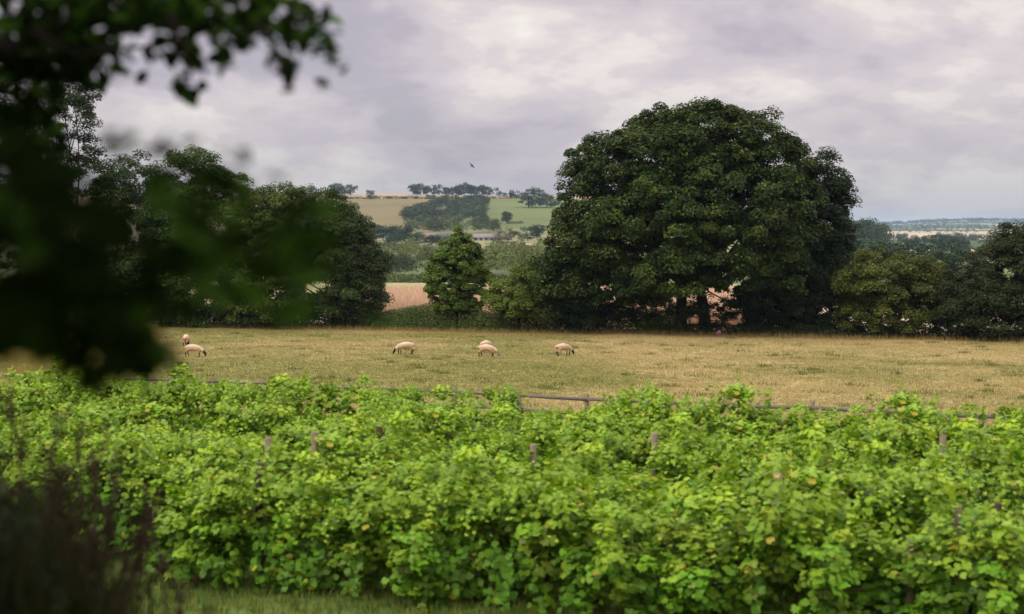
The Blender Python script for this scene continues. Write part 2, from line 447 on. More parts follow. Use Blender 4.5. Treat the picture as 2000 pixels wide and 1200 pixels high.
def field_tree(name, label, cat, d, lobes, trunks, n_clump, clump_r, per, leaf, base, tipc=None, seed=1, r_trunk=0.3, inner=0.3, group=None, squash=0.9, low=-0.55, var=0.25, thin_limbs=8, mat=None):
    r = np.random.default_rng(seed)
    lb = px_lobes(lobes, d); x0 = at(trunks[0], 600, d)[0]
    root = thing(name, label, cat, (x0, d, gz1(x0, d)), 0, group); off = np.array(root.location)
    a = Acc(); cl = crown(a, r, lb, int(n_clump * 2.0), clump_r * 0.88, int(per * 0.75), leaf * 0.95, base, var, squash, inner, tipc, low=low)
    a.V = [v - off for v in a.V]; a.build('crown', mat or M_tree, root)
    a = Acc()
    for q_, tx in enumerate(trunks):
        b = at(tx, 600, d); b[2] = gz1(b[0], d) - 0.2; b = b - off
        top = lb[:, :3].mean(0) - off; top = np.array([b[0] * 0.6 + top[0] * 0.4, b[1] * 0.5, top[2]])
        t = np.linspace(0, 1, 7)[:, None]; p = b + (top - b) * t + np.sin(t * 5 + q_) * 0.12 * r_trunk * 3 * np.array([1, 0.5, 0])
        rt = r_trunk * np.array([1.5, 1.05, 0.95, 0.85, 0.7, 0.5, 0.3]); tube(a, p, rt, 10)
        for c in cl[r.choice(len(cl), size=min(len(cl), thin_limbs), replace=False)]:
            f = 0.3 + 0.6 * r.random(); s = b + (top - b) * f
            limb(a, s, c - off, r_trunk * 0.38 * (1.1 - f), 0.03, r, 0.08, 6, 0.3)
    a.build('trunk', M_bark, root, col=False, smooth=True)
    return root


G1 = (0.015, 0.036, 0.006); GT = (0.125, 0.16, 0.02)
# the great oak
field_tree('oak_tree', 'huge rounded dark green oak with two trunks standing alone right of centre', 'tree', 110,
           [(1370, 300, 125, 88), (1240, 338, 122, 92, -1), (1150, 375, 48, 75, 0), (1490, 335, 95, 92, 1), (1135, 490, 78, 88, 0), (1265, 455, 140, 105, -3),
            (1415, 440, 150, 120, -3), (1540, 400, 60, 90, 2), (1330, 540, 120, 62, -4), (1180, 560, 90, 48, 0), (1470, 535, 110, 62, -2), (1340, 330, 150, 110, 2), (1380, 430, 210, 150, 1), (1250, 520, 150, 80, 2), (1440, 290, 100, 75, 1), (1302, 302, 98, 78, 1), (1110, 545, 60, 70, 0), (1245, 580, 65, 42, 0), (1490, 570, 60, 50, 0), (1370, 420, 160, 110, 2)],
           (1328, 1376), 740, 0.80, 300, 0.25, G1, GT, 3, 0.42, 0.22, low=-0.7, thin_limbs=26)
field_tree('ivy_tree', 'very dark slender tree pressed against the right side of the great oak', 'tree', 113,
           [(1610, 365, 42, 55), (1585, 420, 70, 75), (1610, 470, 50, 70), (1575, 530, 75, 75), (1570, 600, 85, 50), (1500, 590, 60, 45), (1620, 560, 45, 70)],
           (1590,), 190, 0.85, 330, 0.22, (0.020, 0.036, 0.012), (0.035, 0.055, 0.015), 5, 0.3, 0.2, low=-0.8, thin_limbs=14)
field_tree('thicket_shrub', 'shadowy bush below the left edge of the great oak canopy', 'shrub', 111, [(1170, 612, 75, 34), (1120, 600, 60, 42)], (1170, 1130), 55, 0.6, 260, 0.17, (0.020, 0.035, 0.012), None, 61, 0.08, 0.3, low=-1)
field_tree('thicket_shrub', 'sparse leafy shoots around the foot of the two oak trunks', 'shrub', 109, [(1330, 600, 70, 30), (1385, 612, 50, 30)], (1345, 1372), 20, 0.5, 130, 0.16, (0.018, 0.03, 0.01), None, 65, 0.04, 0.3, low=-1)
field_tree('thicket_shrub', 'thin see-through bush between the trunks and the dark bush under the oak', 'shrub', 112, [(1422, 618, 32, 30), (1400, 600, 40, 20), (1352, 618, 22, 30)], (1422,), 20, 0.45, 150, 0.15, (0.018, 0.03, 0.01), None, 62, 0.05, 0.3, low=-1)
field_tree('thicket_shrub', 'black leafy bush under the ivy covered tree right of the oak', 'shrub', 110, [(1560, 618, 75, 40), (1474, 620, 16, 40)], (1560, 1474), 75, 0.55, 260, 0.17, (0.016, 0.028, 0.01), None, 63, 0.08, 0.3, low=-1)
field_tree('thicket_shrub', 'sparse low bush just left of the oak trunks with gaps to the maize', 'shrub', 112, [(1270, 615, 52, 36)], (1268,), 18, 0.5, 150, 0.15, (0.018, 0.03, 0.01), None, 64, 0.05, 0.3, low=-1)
# right of the oak
field_tree('hawthorn_bush', 'broad yellowish green bush right of the great oak', 'bush', 106,
           [(1745, 560, 105, 65), (1700, 560, 65, 62, -1), (1810, 575, 65, 68), (1750, 615, 110, 45), (1690, 620, 60, 40), (1760, 580, 110, 60)], (1745, 1790), 210, 0.62, 330, 0.17, (0.043, 0.060, 0.011), (0.17, 0.19, 0.026), 7, 0.12, 0.25, low=-0.9)
field_tree('dark_hedge_tree', 'dark spreading hedgerow tree at the right edge of the meadow', 'tree', 102,
           [(1990, 500, 55, 60), (1960, 540, 80, 65), (1930, 600, 85, 65), (2050, 520, 80, 90), (2020, 610, 90, 60), (1880, 610, 45, 55), (1960, 630, 90, 40), (1880, 570, 40, 40)], (1960, 2030), 260, 0.7, 320, 0.18, (0.022, 0.034, 0.010), (0.06, 0.07, 0.018), 8, 0.2, 0.25, low=-0.9)
# middle
field_tree('young_tree', 'small bushy cone shaped tree alone in the gap between the hedgerow trees', 'tree', 116,
           [(897, 462, 5, 14), (896, 475, 16, 20), (894, 494, 36, 30), (890, 520, 52, 36), (888, 553, 60, 38), (890, 588, 56, 24), (892, 600, 46, 18), (862, 545, 30, 30), (920, 552, 36, 32), (866, 505, 20, 22), (925, 510, 18, 20)], (892,), 210, 0.42, 240, 0.18, (0.058, 0.108, 0.015), (0.20, 0.26, 0.034), 9, 0.14, 0.25, low=-0.8)
field_tree('light_green_bush', 'light green bush between the cone shaped tree and the great oak', 'bush', 113,
           [(1050, 550, 62, 42), (1010, 580, 55, 38), (1085, 570, 60, 50), (970, 595, 35, 22), (1050, 600, 80, 28)], (1050, 1010), 150, 0.55, 320, 0.16, (0.075, 0.112, 0.016), (0.23, 0.29, 0.036), 10, 0.09, 0.25, low=-0.9)
# left group
LT = 'tree'
field_tree('tall_field_tree', 'tallest dark tree at the far left with sky showing through its open crown', LT, 120,
           [(60, 190, 85, 75), (120, 230, 70, 70), (40, 330, 110, 90), (150, 200, 45, 45), (140, 300, 55, 45), (60, 450, 110, 80), (-60, 250, 100, 150), (50, 270, 90, 90), (130, 420, 80, 70), (60, 560, 130, 70), (150, 590, 60, 45)], (95, 125), 220, 0.85, 260, 0.22, (0.026, 0.044, 0.012), (0.06, 0.085, 0.02), 12, 0.3, 0.15, low=-0.9, thin_limbs=30)
field_tree('field_maple', 'round topped green tree right of the tallest left tree', LT, 122,
           [(255, 365, 65, 60), (270, 450, 90, 80), (250, 550, 90, 70), (250, 600, 100, 42), (300, 500, 60, 80)], (260,), 190, 0.85, 300, 0.21, (0.027, 0.056, 0.010), (0.09, 0.135, 0.02), 13, 0.25, 0.2, low=-0.9, thin_limbs=14)
field_tree('field_maple', 'high dome of fresh green leaves in the middle of the left tree group', LT, 121,
           [(370, 345, 62, 60), (420, 385, 62, 60), (380, 440, 95, 80), (400, 550, 95, 70), (400, 605, 95, 38), (340, 420, 60, 70), (440, 500, 60, 80)], (390,), 230, 0.85, 300, 0.21, (0.034, 0.072, 0.011), (0.11, 0.16, 0.022), 14, 0.25, 0.2, low=-0.9, thin_limbs=14)
field_tree('field_maple', 'yellowish tree on the right slope of the left tree group', LT, 120,
           [(500, 420, 65, 55), (560, 415, 50, 48, 1), (530, 490, 90, 75), (520, 570, 85, 55), (520, 605, 90, 30), (540, 450, 70, 60)], (520,), 220, 0.8, 300, 0.2, (0.050, 0.085, 0.013), (0.15, 0.18, 0.026), 15, 0.22, 0.2, low=-0.9, thin_limbs=14)
field_tree('dark_field_tree', 'dark drooping tree at the right end of the left tree group', LT, 119,
           [(640, 412, 42, 40), (620, 450, 70, 55), (665, 470, 60, 60), (690, 520, 62, 55), (640, 550, 95, 65), (730, 520, 30, 24), (700, 580, 55, 45), (660, 600, 85, 32), (600, 500, 60, 80), (650, 500, 90, 80)], (650, 700), 290, 0.8, 320, 0.2, (0.026, 0.048, 0.010), (0.10, 0.125, 0.022), 16, 0.25, 0.22, low=-0.9, thin_limbs=14)

# bramble hedge at the meadow's edge
def hedge_strip(name, label, cat, pts, hgt, wid, n, leaf, base, tipc, seed, mat=None, kind=None):
    r = np.random.default_rng(seed); pts = np.asarray(pts, float); seg = np.linalg.norm(np.diff(pts, axis=0), axis=1); cum = np.concatenate([[0], np.cumsum(seg)])
    s = r.random(n) * cum[-1]; X = np.interp(s, cum, pts[:, 0]); Y = np.interp(s, cum, pts[:, 1])
    a = r.random(n) * np.pi; lump = 0.55 + 0.9 * fbm(s / (hgt * 1.6), s * 0 + seed, seed); rr = 0.6 + 0.45 * r.random(n) ** 0.5
    dx_, dz_ = np.cos(a) * rr, np.sin(a) * rr * lump
    P = np.stack([X + r.normal(size=n) * 0.1, Y + dx_ * wid / 2, gz(X, Y + dx_ * wid / 2) + dz_ * hgt + 0.02], -1)
    Nn = np.stack([r.normal(size=n) * 0.3, np.cos(a) * 0.8, np.sin(a) + 0.3], -1) + rdir(r, n) * 0.5
    C = np.asarray(base)[None] * (0.6 + 0.8 * fbm(s / hgt, P[:, 2] * 2, seed + 3)[:, None]) * (0.8 + 0.4 * r.random((n, 1)))
    t = ((r.random(n) < 0.2) * r.random(n))[:, None]; C = C * (1 - t) + np.asarray(tipc)[None] * t
    ac = Acc(); leaves(ac, r, P, Nn, leaf * (0.7 + 0.6 * r.random(n)), C); o = ac.build(name, mat or M_tree)
    if kind: tag(o, kind=kind)
    else: tag(o, label, cat)
    return o


xs = np.linspace(-33, 13, 24)
hedge_strip('bramble_hedge', 'low dark bramble hedge along the back edge of the sheep meadow', 'hedge', [(x, bound_d(x) + 1.9) for x in xs], 1.75, 2.6, 70000, 0.14, (0.048, 0.095, 0.016), (0.13, 0.19, 0.03), 71)
xs = np.linspace(11, 44, 18)
hedge_strip('nettle_bank', 'low dark nettle bank beneath the oak and the bushes on the right', 'undergrowth', [(x, bound_d(x) + 1.6) for x in xs], 0.8, 2.2, 30000, 0.14, (0.024, 0.034, 0.012), (0.06, 0.07, 0.02), 72)

# white umbels at the foot of the right hedge
def umbel(label, x, y, d, hgt, s):
    p = at(x, y, d); z0 = gz1(p[0], d); root = thing('cow_parsley', label, 'wild flower', (p[0], d, z0), 0, 'white umbels along the hedge foot')
    r = np.random.default_rng(s); a = Acc()
    for k in range(4):
        b = Acc(); e = np.array([r.normal() * 0.18, r.normal() * 0.18, hgt * (0.75 + 0.25 * r.random())]); limb(a, (0, 0, 0), e, 0.012, 0.008, r, 0.05, 4)
        n = 40; P = e + np.stack([r.normal(size=n) * 0.035, r.normal(size=n) * 0.035, r.normal(size=n) * 0.015 + 0.02], -1)
        leaves(b, r, P, np.tile((0, 0, 1.0), (n, 1)) + rdir(r, n) * 0.6, 0.08, np.tile((0.45, 0.43, 0.40), (n, 1))); b.build('flower_head', M_grass, root)
    a.build('stem', M_bark, root, col=False)


for k, (x, y) in enumerate([(1845, 648), (1868, 656), (1915, 650), (1938, 655), (1968, 648), (1985, 662)]):
    umbel(['white umbel flower below the right edge of the broad yellowish bush', 'second white umbel from the left at the right hedge foot', 'white umbel in the middle of the dark right hedge foot',
           'white umbel close beside another in front of the dark right hedge tree', 'tall white umbel near the right picture edge', 'rightmost white umbel at the hedge foot'][k], x, y, 100.2 - k * 0.3, 1.0 + 0.3 * (k % 2), 200 + k)


# ------------------------------------------------------------------ sheep
def sheep(label, x, y, d, rz, face=(0.02, 0.017, 0.015), legc=(0.03, 0.024, 0.02), scale=1.0, head=0.0, step=0.0, seed=1):
    """skin-modifier sheep, grazing along local +X"""
    V = [(-0.42, 0, 0.63), (-0.18, 0, 0.625), (0.10, 0, 0.605), (0.34, 0, 0.60), (0.52, 0.02, 0.50), (0.66, 0.03 + head * 0.4, 0.36), (0.74, 0.03 + head, 0.21), (0.79, 0.03 + head * 1.2, 0.07),
         (0.70, 0.13 + head, 0.27), (0.70, -0.08 + head, 0.27)]
    Rr = [(0.26, 0.28), (0.29, 0.30), (0.29, 0.30), (0.26, 0.27), (0.17, 0.17), (0.105, 0.10), (0.082, 0.075), (0.05, 0.045), (0.03, 0.018), (0.03, 0.018)]
    E = [(0, 1), (1, 2), (2, 3), (3, 4), (4, 5), (5, 6), (6, 7), (6, 8), (6, 9)]
    def legs(px, py, hind, st):
        b = len(V); k = 3 if px > 0 else 0
        if hind: pts = [(px + 0.05, py, 0.46), (px - 0.05 + st, py, 0.30), (px - 0.02 + st, py, 0.14), (px + 0.01 + st, py, 0.01)]; rs = [0.08, 0.042, 0.030, 0.034]
        else: pts = [(px, py, 0.46), (px + 0.01 + st, py, 0.27), (px + st, py, 0.13), (px + 0.02 + st, py, 0.01)]; rs = [0.06, 0.036, 0.030, 0.034]
        for p, q_ in zip(pts, rs): V.append(p); Rr.append((q_, q_))
        E.append((k, b)); E.extend([(b, b + 1), (b + 1, b + 2), (b + 2, b + 3)])
    legs(-0.45, 0.12, True, step); legs(-0.45, -0.12, True, -step); legs(0.34, 0.11, False, -step); legs(0.34, -0.11, False, step)
    b = len(V); V.append((-0.62, 0, 0.68)); Rr.append((0.07, 0.06)); V.append((-0.68, 0, 0.52)); Rr.append((0.035, 0.035)); E += [(0, b), (b, b + 1)]
    me = bpy.data.meshes.new('sheep'); me.from_pydata(V, E, []); o = bpy.data.objects.new('sheep', me); sc.collection.objects.link(o)
    mod = o.modifiers.new('skin', 'SKIN'); mod.branch_smoothing = 0.6
    for i_, sv in enumerate(me.skin_vertices[0].data): sv.radius = Rr[i_]; sv.use_root = (i_ == 0)
    sub = o.modifiers.new('sub', 'SUBSURF'); sub.levels = 2; sub.render_levels = 2
    dg = bpy.context.evaluated_depsgraph_get(); m2 = bpy.data.meshes.new_from_object(o.evaluated_get(dg)); o.modifiers.clear(); o.data = m2; m2.name = 'sheep'
    n = len(m2.vertices); co = np.empty(n * 3); m2.vertices.foreach_get('co', co); co = co.reshape(-1, 3)
    nr_ = np.empty(n * 3); m2.vertices.foreach_get('normal', nr_); nr_ = nr_.reshape(-1, 3)
    wool = sstep(0.28, 0.34, co[:, 2]) * (1 - sstep(0.60, 0.66, co[:, 0] + 0.25 * (0.4 - co[:, 2])))
    wool = np.maximum(wool, (co[:, 0] < 0.62) & (co[:, 2] > 0.38))
    co = co + nr_ * (wool * 0.03 * (fbm(co[:, 0] * 18 + seed, co[:, 2] * 18 + co[:, 1] * 13, seed) - 0.3))[:, None]
    m2.vertices.foreach_set('co', co.ravel())
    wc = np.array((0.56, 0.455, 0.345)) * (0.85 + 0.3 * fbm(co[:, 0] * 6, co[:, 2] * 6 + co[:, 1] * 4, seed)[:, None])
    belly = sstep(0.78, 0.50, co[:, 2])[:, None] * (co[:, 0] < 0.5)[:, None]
    wc = wc * np.array((0.80, 0.64, 0.48)) ** belly  # lower fleece tanner: dirt plus some shading painted into the colour
    dk = np.where((co[:, 0] > 0.5)[:, None], np.array(face)[None], np.array(legc)[None])
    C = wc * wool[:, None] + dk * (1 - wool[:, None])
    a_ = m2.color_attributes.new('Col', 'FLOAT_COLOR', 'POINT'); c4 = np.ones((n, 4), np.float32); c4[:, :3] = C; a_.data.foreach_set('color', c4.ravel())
    m2.polygons.foreach_set('use_smooth', np.ones(len(m2.polygons), bool)); m2.materials.clear(); m2.materials.append(M_wool)
    p = at(x, y, d); o.location = (p[0], d, gz1(p[0], d)); o.rotation_euler = (0, 0, rz); o.scale = (scale,) * 3
    return tag(o, label, 'sheep', 'sheep grazing in the meadow')


def ground_d(x, y, guess=85.0):
    """distance at which the meadow is seen at this pixel"""
    d = np.linspace(40, 125, 1700); s = at(x, y, 1.0); z = gz(s[0] * d, d); k = np.argmin(np.abs(z - s[2] * d)); return float(d[k])


PI = math.pi
SH = [('black faced sheep grazing with its head to the left', 791, 693, PI + 0.25, dict(step=0.06, seed=2)),
      ('pale faced sheep grazing to the right, close in front of another', 952, 698, -0.20, dict(face=(0.25, 0.2, 0.16), legc=(0.06, 0.045, 0.04), step=0.05, seed=3)),
      ('sheep of which mostly the white back shows behind the pale faced one', 951, 689, 0.9, dict(seed=4, face=(0.2, 0.17, 0.14))),
      ('rightmost sheep, grazing to the right with its rump half turned to us', 1101, 696, 0.55, dict(head=-0.05, step=0.03, seed=5)),
      ('sheep seen from behind, standing farther back at the left', 364, 677, 1.62, dict(seed=6, scale=1.05)),
      ('leftmost black faced sheep grazing to the right beside the blurred branch', 379, 698, -0.12, dict(step=0.04, seed=7))]
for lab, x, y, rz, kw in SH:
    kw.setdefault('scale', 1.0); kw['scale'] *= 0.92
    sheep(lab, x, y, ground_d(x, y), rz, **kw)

# ------------------------------------------------------------------ pink bucket under the oak
d = ground_d(1400, 656) ; p = at(1400, 656, d)
root = thing('bucket', 'small pink bucket lying tilted in the shade under the great oak', 'bucket', (p[0], d, gz1(p[0], d) + 0.14), 0.4)
M_pink = noise_mat('pink_plastic', (0.62, 0.16, 0.42), (0.72, 0.24, 0.52), 5, 0.4, 0.02, spec=0.4)
a = Acc(); prof = [(0.0, 0.0), (0.12, 0.0), (0.165, 0.30), (0.175, 0.31), (0.165, 0.315), (0.155, 0.30), (0.11, 0.02), (0.0, 0.02)]
V = np.array([(rr * math.cos(t), rr * math.sin(t), z) for rr, z in prof for t in np.linspace(0, 2 * PI, 20, endpoint=False)])
ct, st_ = math.cos(1.1), math.sin(1.1); Rm = np.array([[ct, 0, -st_], [0, 1, 0], [st_, 0, ct]])
fq = np.array([[k * 20 + t, k * 20 + (t + 1) % 20, (k + 1) * 20 + (t + 1) % 20, (k + 1) * 20 + t] for k in range(7) for t in range(20)])
a.add(V @ Rm, [fq]); a.build('pail', M_pink, root, col=False, smooth=True)
a = Acc(); t = np.linspace(0, PI, 12); tube(a, np.stack([0.17 * np.cos(t), 0 * t, 0.31 + 0.15 * np.sin(t)], -1)[:, [1, 0, 2]] @ Rm, 0.008, 6); a.build('handle', M_wire, root, col=False)

# ------------------------------------------------------------------ bird
p = at(922, 324, 130.0); root = tag(thing('bird', 'small dark bird flying in the grey sky left of the great oak', 'bird', p, 0.5), None)
M_bird = noise_mat('feathers', (0.012, 0.011, 0.012), (0.03, 0.028, 0.03), 20, 0.6, 0.1)
a = Acc()
tube(a, [(-0.16, 0, -0.05), (-0.12, 0, -0.035), (-0.04, 0, 0), (0.06, 0, 0.03), (0.12, 0, 0.05), (0.15, 0, 0.055), (0.19, 0, 0.05)], [0.006, 0.03, 0.05, 0.048, 0.03, 0.03, 0.003], 8)
for s in (1, -1):
    up_ = 0.16 if s > 0 else -0.10
    w = np.array([(0.07, 0.03 * s, 0.02), (0.05, 0.17 * s, 0.05 + up_ * 0.6), (-0.02, 0.36 * s, up_ + 0.02), (-0.07, 0.34 * s, up_), (-0.06, 0.17 * s, 0.03 + up_ * 0.6), (-0.07, 0.03 * s, -0.01)])
    a.add(np.concatenate([w, w - np.array([0, 0, 0.012])]), [np.array([[0, 1, 4, 5], [1, 2, 3, 4], [11, 10, 7, 6], [10, 9, 8, 7], [0, 6, 7, 1], [1, 7, 8, 2], [2, 8, 9, 3], [3, 9, 10, 4], [4, 10, 11, 5]])])
w = np.array([(-0.14, 0.02, -0.04), (-0.14, -0.02, -0.04), (-0.25, -0.05, -0.07), (-0.25, 0.05, -0.07)]); a.add(np.concatenate([w, w - np.array([0, 0, 0.01])]), [np.array([[0, 1, 2, 3], [7, 6, 5, 4], [0, 4, 5, 1], [1, 5, 6, 2], [2, 6, 7, 3], [3, 7, 4, 0]])])
a.build('plumage', M_bird, root, col=False, smooth=True)
root.scale = (0.85,) * 3; root.rotation_euler = (0.5, -0.45, 0.7)

# ------------------------------------------------------------------ rail fence
root = thing('rail_fence', 'grey weathered post and rail fence between the vines and the meadow', 'fence', (0, fence_d(0), gz1(0, fence_d(0))))
off = np.array(root.location); r = np.random.default_rng(31)
step = 2.45 / math.hypot(1, 0.5); ang = math.atan(-0.5)
xs = np.arange(-13, 9) * step + at(885, 775, 46.9)[0]
for kx, x in enumerate(xs):
    d = fence_d(x); z = gz1(x, d); tilt = r.normal() * 0.02
    a = Acc(); hgt = 1.22 + r.normal() * 0.03
    box(a, (0, 0, 0), (0.13, 0.11, hgt), ang + r.normal() * 0.05); a.V[0][:, 0] += a.V[0][:, 2] * tilt
    a.V[0] += np.array([x, d, z + hgt / 2 - 0.02]) - off; a.build('post', M_post, root, col=False)
    if kx < len(xs) - 1:
        x2 = xs[kx + 1]; d2 = fence_d(x2); z2 = gz1(x2, d2)
        for hz, hh in ((1.07, 0.115), (0.60, 0.115)):
            p0 = np.array([x, d - 0.075, z + hz + r.normal() * 0.012]) - off; p1 = np.array([x2, d2 - 0.075, z2 + hz + r.normal() * 0.012]) - off
            a = Acc(); ln = np.linalg.norm(p1 - p0) - 0.006; ax = (p1 - p0) / np.linalg.norm(p1 - p0); b_ = unit(np.cross((0, 0, 1), ax)); c_ = np.cross(ax, b_)
            box(a, (p0 + p1) / 2, (ln, 0.036, hh), 0, None, np.array([ax, b_, c_])); a.build('rail', M_rail, root, col=False)

# ------------------------------------------------------------------ vineyard
SLOPE = -0.30; ROW0 = 22.6; STEP = 2.1; NROW = 8; VSP = 1.3
vang = math.atan(SLOPE)


def row_d(i_, x): return ROW0 + STEP * i_ + SLOPE * x


VG = (0.098, 0.225, 0.015); VY = (0.43, 0.57, 0.048)


def vine_foliage(seed):
    r = np.random.default_rng(seed); a = Acc()
    lobes = []
    for k in range(5):
        lobes.append((-0.56 + 1.12 * k / 4 + r.normal() * 0.1, r.normal() * 0.30, 0.92 + r.normal() * 0.24, 0.24 + 0.18 * r.random(), 0.32 + 0.24 * r.random(), 0.60 + 0.26 * r.random()))
    crown(a, r, lobes, 74, 0.19, 27, 0.118, VG, 0.75, 0.9, 0.25, VY, LOBED, 0.5, -0.98, 0.25, (0.9, 1.7))
    # arching shoots over the top wire, and some that hang to the side
    for k in range(20):
        x0 = r.random() * 1.4 - 0.7; side = r.choice((-1, 1)) * (0.2 + 0.5 * r.random()); L_ = 0.40 + 0.65 * r.random()
        n = 15; t = np.linspace(0, 1, n)
        P = np.stack([x0 + r.normal() * 0.25 * t, side * t * L_ * 1.5 + r.normal() * 0.1, 1.45 + 0.1 * r.normal() + L_ * (1.5 * t - 1.35 * t * t * (0.6 + abs(side)))], -1) + r.normal(size=(n, 3)) * 0.055
        sz = 0.12 * (1.05 - 0.55 * t)
        y = np.clip(t * 0.7 + r.normal(size=n) * 0.08, 0, 0.8)[:, None]
        C = np.array(VG) * (1 - y) + np.array(VY) * y
        leaves(a, r, P, np.tile((0, side * 0.6, 0.8), (n, 1)) + rdir(r, n) * 0.55, sz, C, LOBED)
    for k in range(9):
        x0 = r.random() * 1.4 - 0.7; sd = r.choice((-1, 1)); n = 13; t = np.linspace(0, 1, n)
        P = np.stack([x0 + r.normal() * 0.15 * t, sd * (0.25 + 0.3 * np.sin(t * 2)) + r.normal() * 0.06, 0.95 - 0.75 * t], -1) + r.normal(size=(n, 3)) * 0.06
        leaves(a, r, P, np.tile((0, sd * 0.8, 0.5), (n, 1)) + rdir(r, n) * 0.5, 0.12, np.array(VG) * (0.7 + 0.5 * r.random((n, 1))), LOBED)
    return a


M_vb = noise_mat('vine_bark', (0.03, 0.02, 0.014), (0.09, 0.065, 0.045), 14, 0.9, 0.5, (1, 1, 0.3))
root0 = None
protoF = []
for k in range(9):
    o = vine_foliage(300 + k).build('vine', M_vine); protoF.append(o)
    # a few leaves have turned yellow
    a_ = o.data.color_attributes['Col']; n = len(a_.data); c = np.empty(n * 4, np.float32); a_.data.foreach_get('color', c); c = c.reshape(-1, 12, 4)
    yl = np.random.default_rng(k).random(len(c)) < 0.012; c[yl, :, :3] = (0.42, 0.36, 0.05); a_.data.foreach_set('color', c.ravel())
protoT = []
r = np.random.default_rng(77)
for k in range(4):
    a = Acc(); p = np.array([(0, 0, -0.05), (0.02, 0.01, 0.15), (-0.03, 0.02, 0.32), (0.03, 0, 0.52), (0.0, 0, 0.72)]) + r.normal(size=(5, 3)) * 0.02
    tube(a, p, [0.042, 0.034, 0.032, 0.034, 0.022], 7)
    for s in (-1, 1):
        tube(a, [p[4] * 0.95, p[4] + (0.2 * s, 0.02, 0.06), p[4] + (0.6 * s, 0.0, 0.05)], [0.02, 0.015, 0.01], 6)
    protoT.append(a.build('trunk', M_vb, None, col=False, smooth=True))
fU = [False] * len(protoF); tU = [False] * len(protoT)
ORD = ['nearest row of leafy green grapevines, its trunks showing above the grass at the bottom', 'second row of leafy grapevines from the front of the vineyard', 'third row of leafy grapevines from the front of the vineyard',
       'fourth row of leafy grapevines from the front, in the middle of the vineyard', 'fifth row of leafy grapevines from the front of the vineyard', 'third row of leafy grapevines from the back of the vineyard',
       'second row of leafy grapevines from the back of the vineyard', 'farthest row of leafy grapevines, its shoots standing up before the rail fence']
x_start = [-5.6, -8.6, -12, -14, -15.2, -16.2, -17.2, -18.2]
for i_ in range(NROW):
    d0 = row_d(i_, 0); xe = 0.36 * d0 / (1 + 0.36 * 0.30) + 2.2
    root = thing('vine_row', ORD[i_], 'vine row', (0, d0, gz1(0, d0)), 0, 'rows of grapevines in the vineyard'); off = np.array(root.location)
    x = x_start[i_]
    while x < xe:
        d = row_d(i_, x) + r.normal() * 0.06; z = gz1(x, d)
        k = int(r.integers(len(protoF))); o = protoF[k] if not fU[k] else protoF[k].copy()
        if fU[k]: sc.collection.objects.link(o)
        fU[k] = True; o.parent = root
        o.location = (x, d - off[1], z - off[2]); o.rotation_euler = (0, 0, vang + (PI if r.random() < 0.5 else 0) + r.normal() * 0.08)
        s = 0.74 + 0.42 * r.random() + (0.07 if i_ >= NROW - 2 else 0) + (0.16 if i_ >= NROW - 2 and x < -7 else 0); o.scale = (1.05, 1.02 * s, s)
        if i_ < 2:
            k = int(r.integers(len(protoT))); t_ = protoT[k] if not tU[k] else protoT[k].copy()
            if tU[k]: sc.collection.objects.link(t_)
            tU[k] = True; t_.parent = o
        x += VSP * math.cos(vang) * (0.92 + 0.16 * r.random())
    if i_ < 6:
        for hz in ((0.66, 1.2) if i_ == 0 else (1.45,)):
            a = Acc(); xx = np.linspace(x_start[i_], xe, 26); yy = row_d(i_, xx); zz = gz(xx, yy) + hz
            tube(a, np.stack([xx, yy, zz], -1) - off, 0.0032, 5); a.build('wire', M_wire, root, col=False)
for o in protoF + protoT:
    if o.parent is None: bpy.data.objects.remove(o)

POSTS = [(533, 846, 0, 'short grey vineyard post half hidden in leaves, leftmost of the pair at left centre'), (622, 835, 0, 'pale grey vineyard post rising from the leaves at left centre'),
         (740, 833, 1, 'dark brown vineyard post in a leafy hollow left of centre'), (938, 873, 0, 'grey tip of a vineyard post just left of the picture middle'),
         (1040, 864, 0, 'grey tip of a vineyard post just right of the picture middle'), (1492, 902, 0, 'tallest grey vineyard post standing clear of the leaves on the right'),
         (1834, 838, 0, 'grey vineyard post near the back row at the far right'), (1272, 838, 0, 'faint grey vineyard post behind leaves below the rail fence'),
         (505, 905, 1, 'dark vineyard post deep among the leaves at the left'), (1870, 985, 0, 'short grey post sunk in the dark leaves at right'),
         (1947, 983, 1, 'dark stubby post closest to the right picture edge'), (1780, 1052, 0, 'low weathered post in the near leaves at lower right'), (1055, 970, 1, 'dark rounded post end among near leaves at centre')]
for x, y, dk, lab in POSTS:
    best = None
    for i_ in range(NROW):
        s = at(x, y, 1.0); d = row_d(i_, 0) / (1 - SLOPE * s[0]) - 0.0
        zt = s[2] * d; z0 = gz1(s[0] * d, d); e = abs((zt - z0) - (1.6 if y > 960 else 1.85 if x in (938, 1040) else 2.3 if x in (1492, 622) else 2.1))
        if best is None or e < best[0]: best = (e, d, zt, z0, s[0] * d)
    e, d, zt, z0, X_ = best; d -= 0.0 if (dk or y > 960) else (1.1 if x == 1492 else 0.25 if x in (938, 1040, 1834) else 0.6); hgt = zt - z0
    a = Acc(); n = 12; rr = 0.085 if x == 1492 else 0.068
    tube(a, [(0, 0, -0.1), (0, 0, hgt * 0.5), (0.01, 0, hgt - 0.02), (0.01, 0, hgt)], [rr, rr, rr, rr * 0.8], n)
    o = a.build('trellis_post', M_postd if dk else M_post, None, col=False); o.location = (X_, d, z0); tag(o, lab, 'post', 'wooden posts of the vineyard')

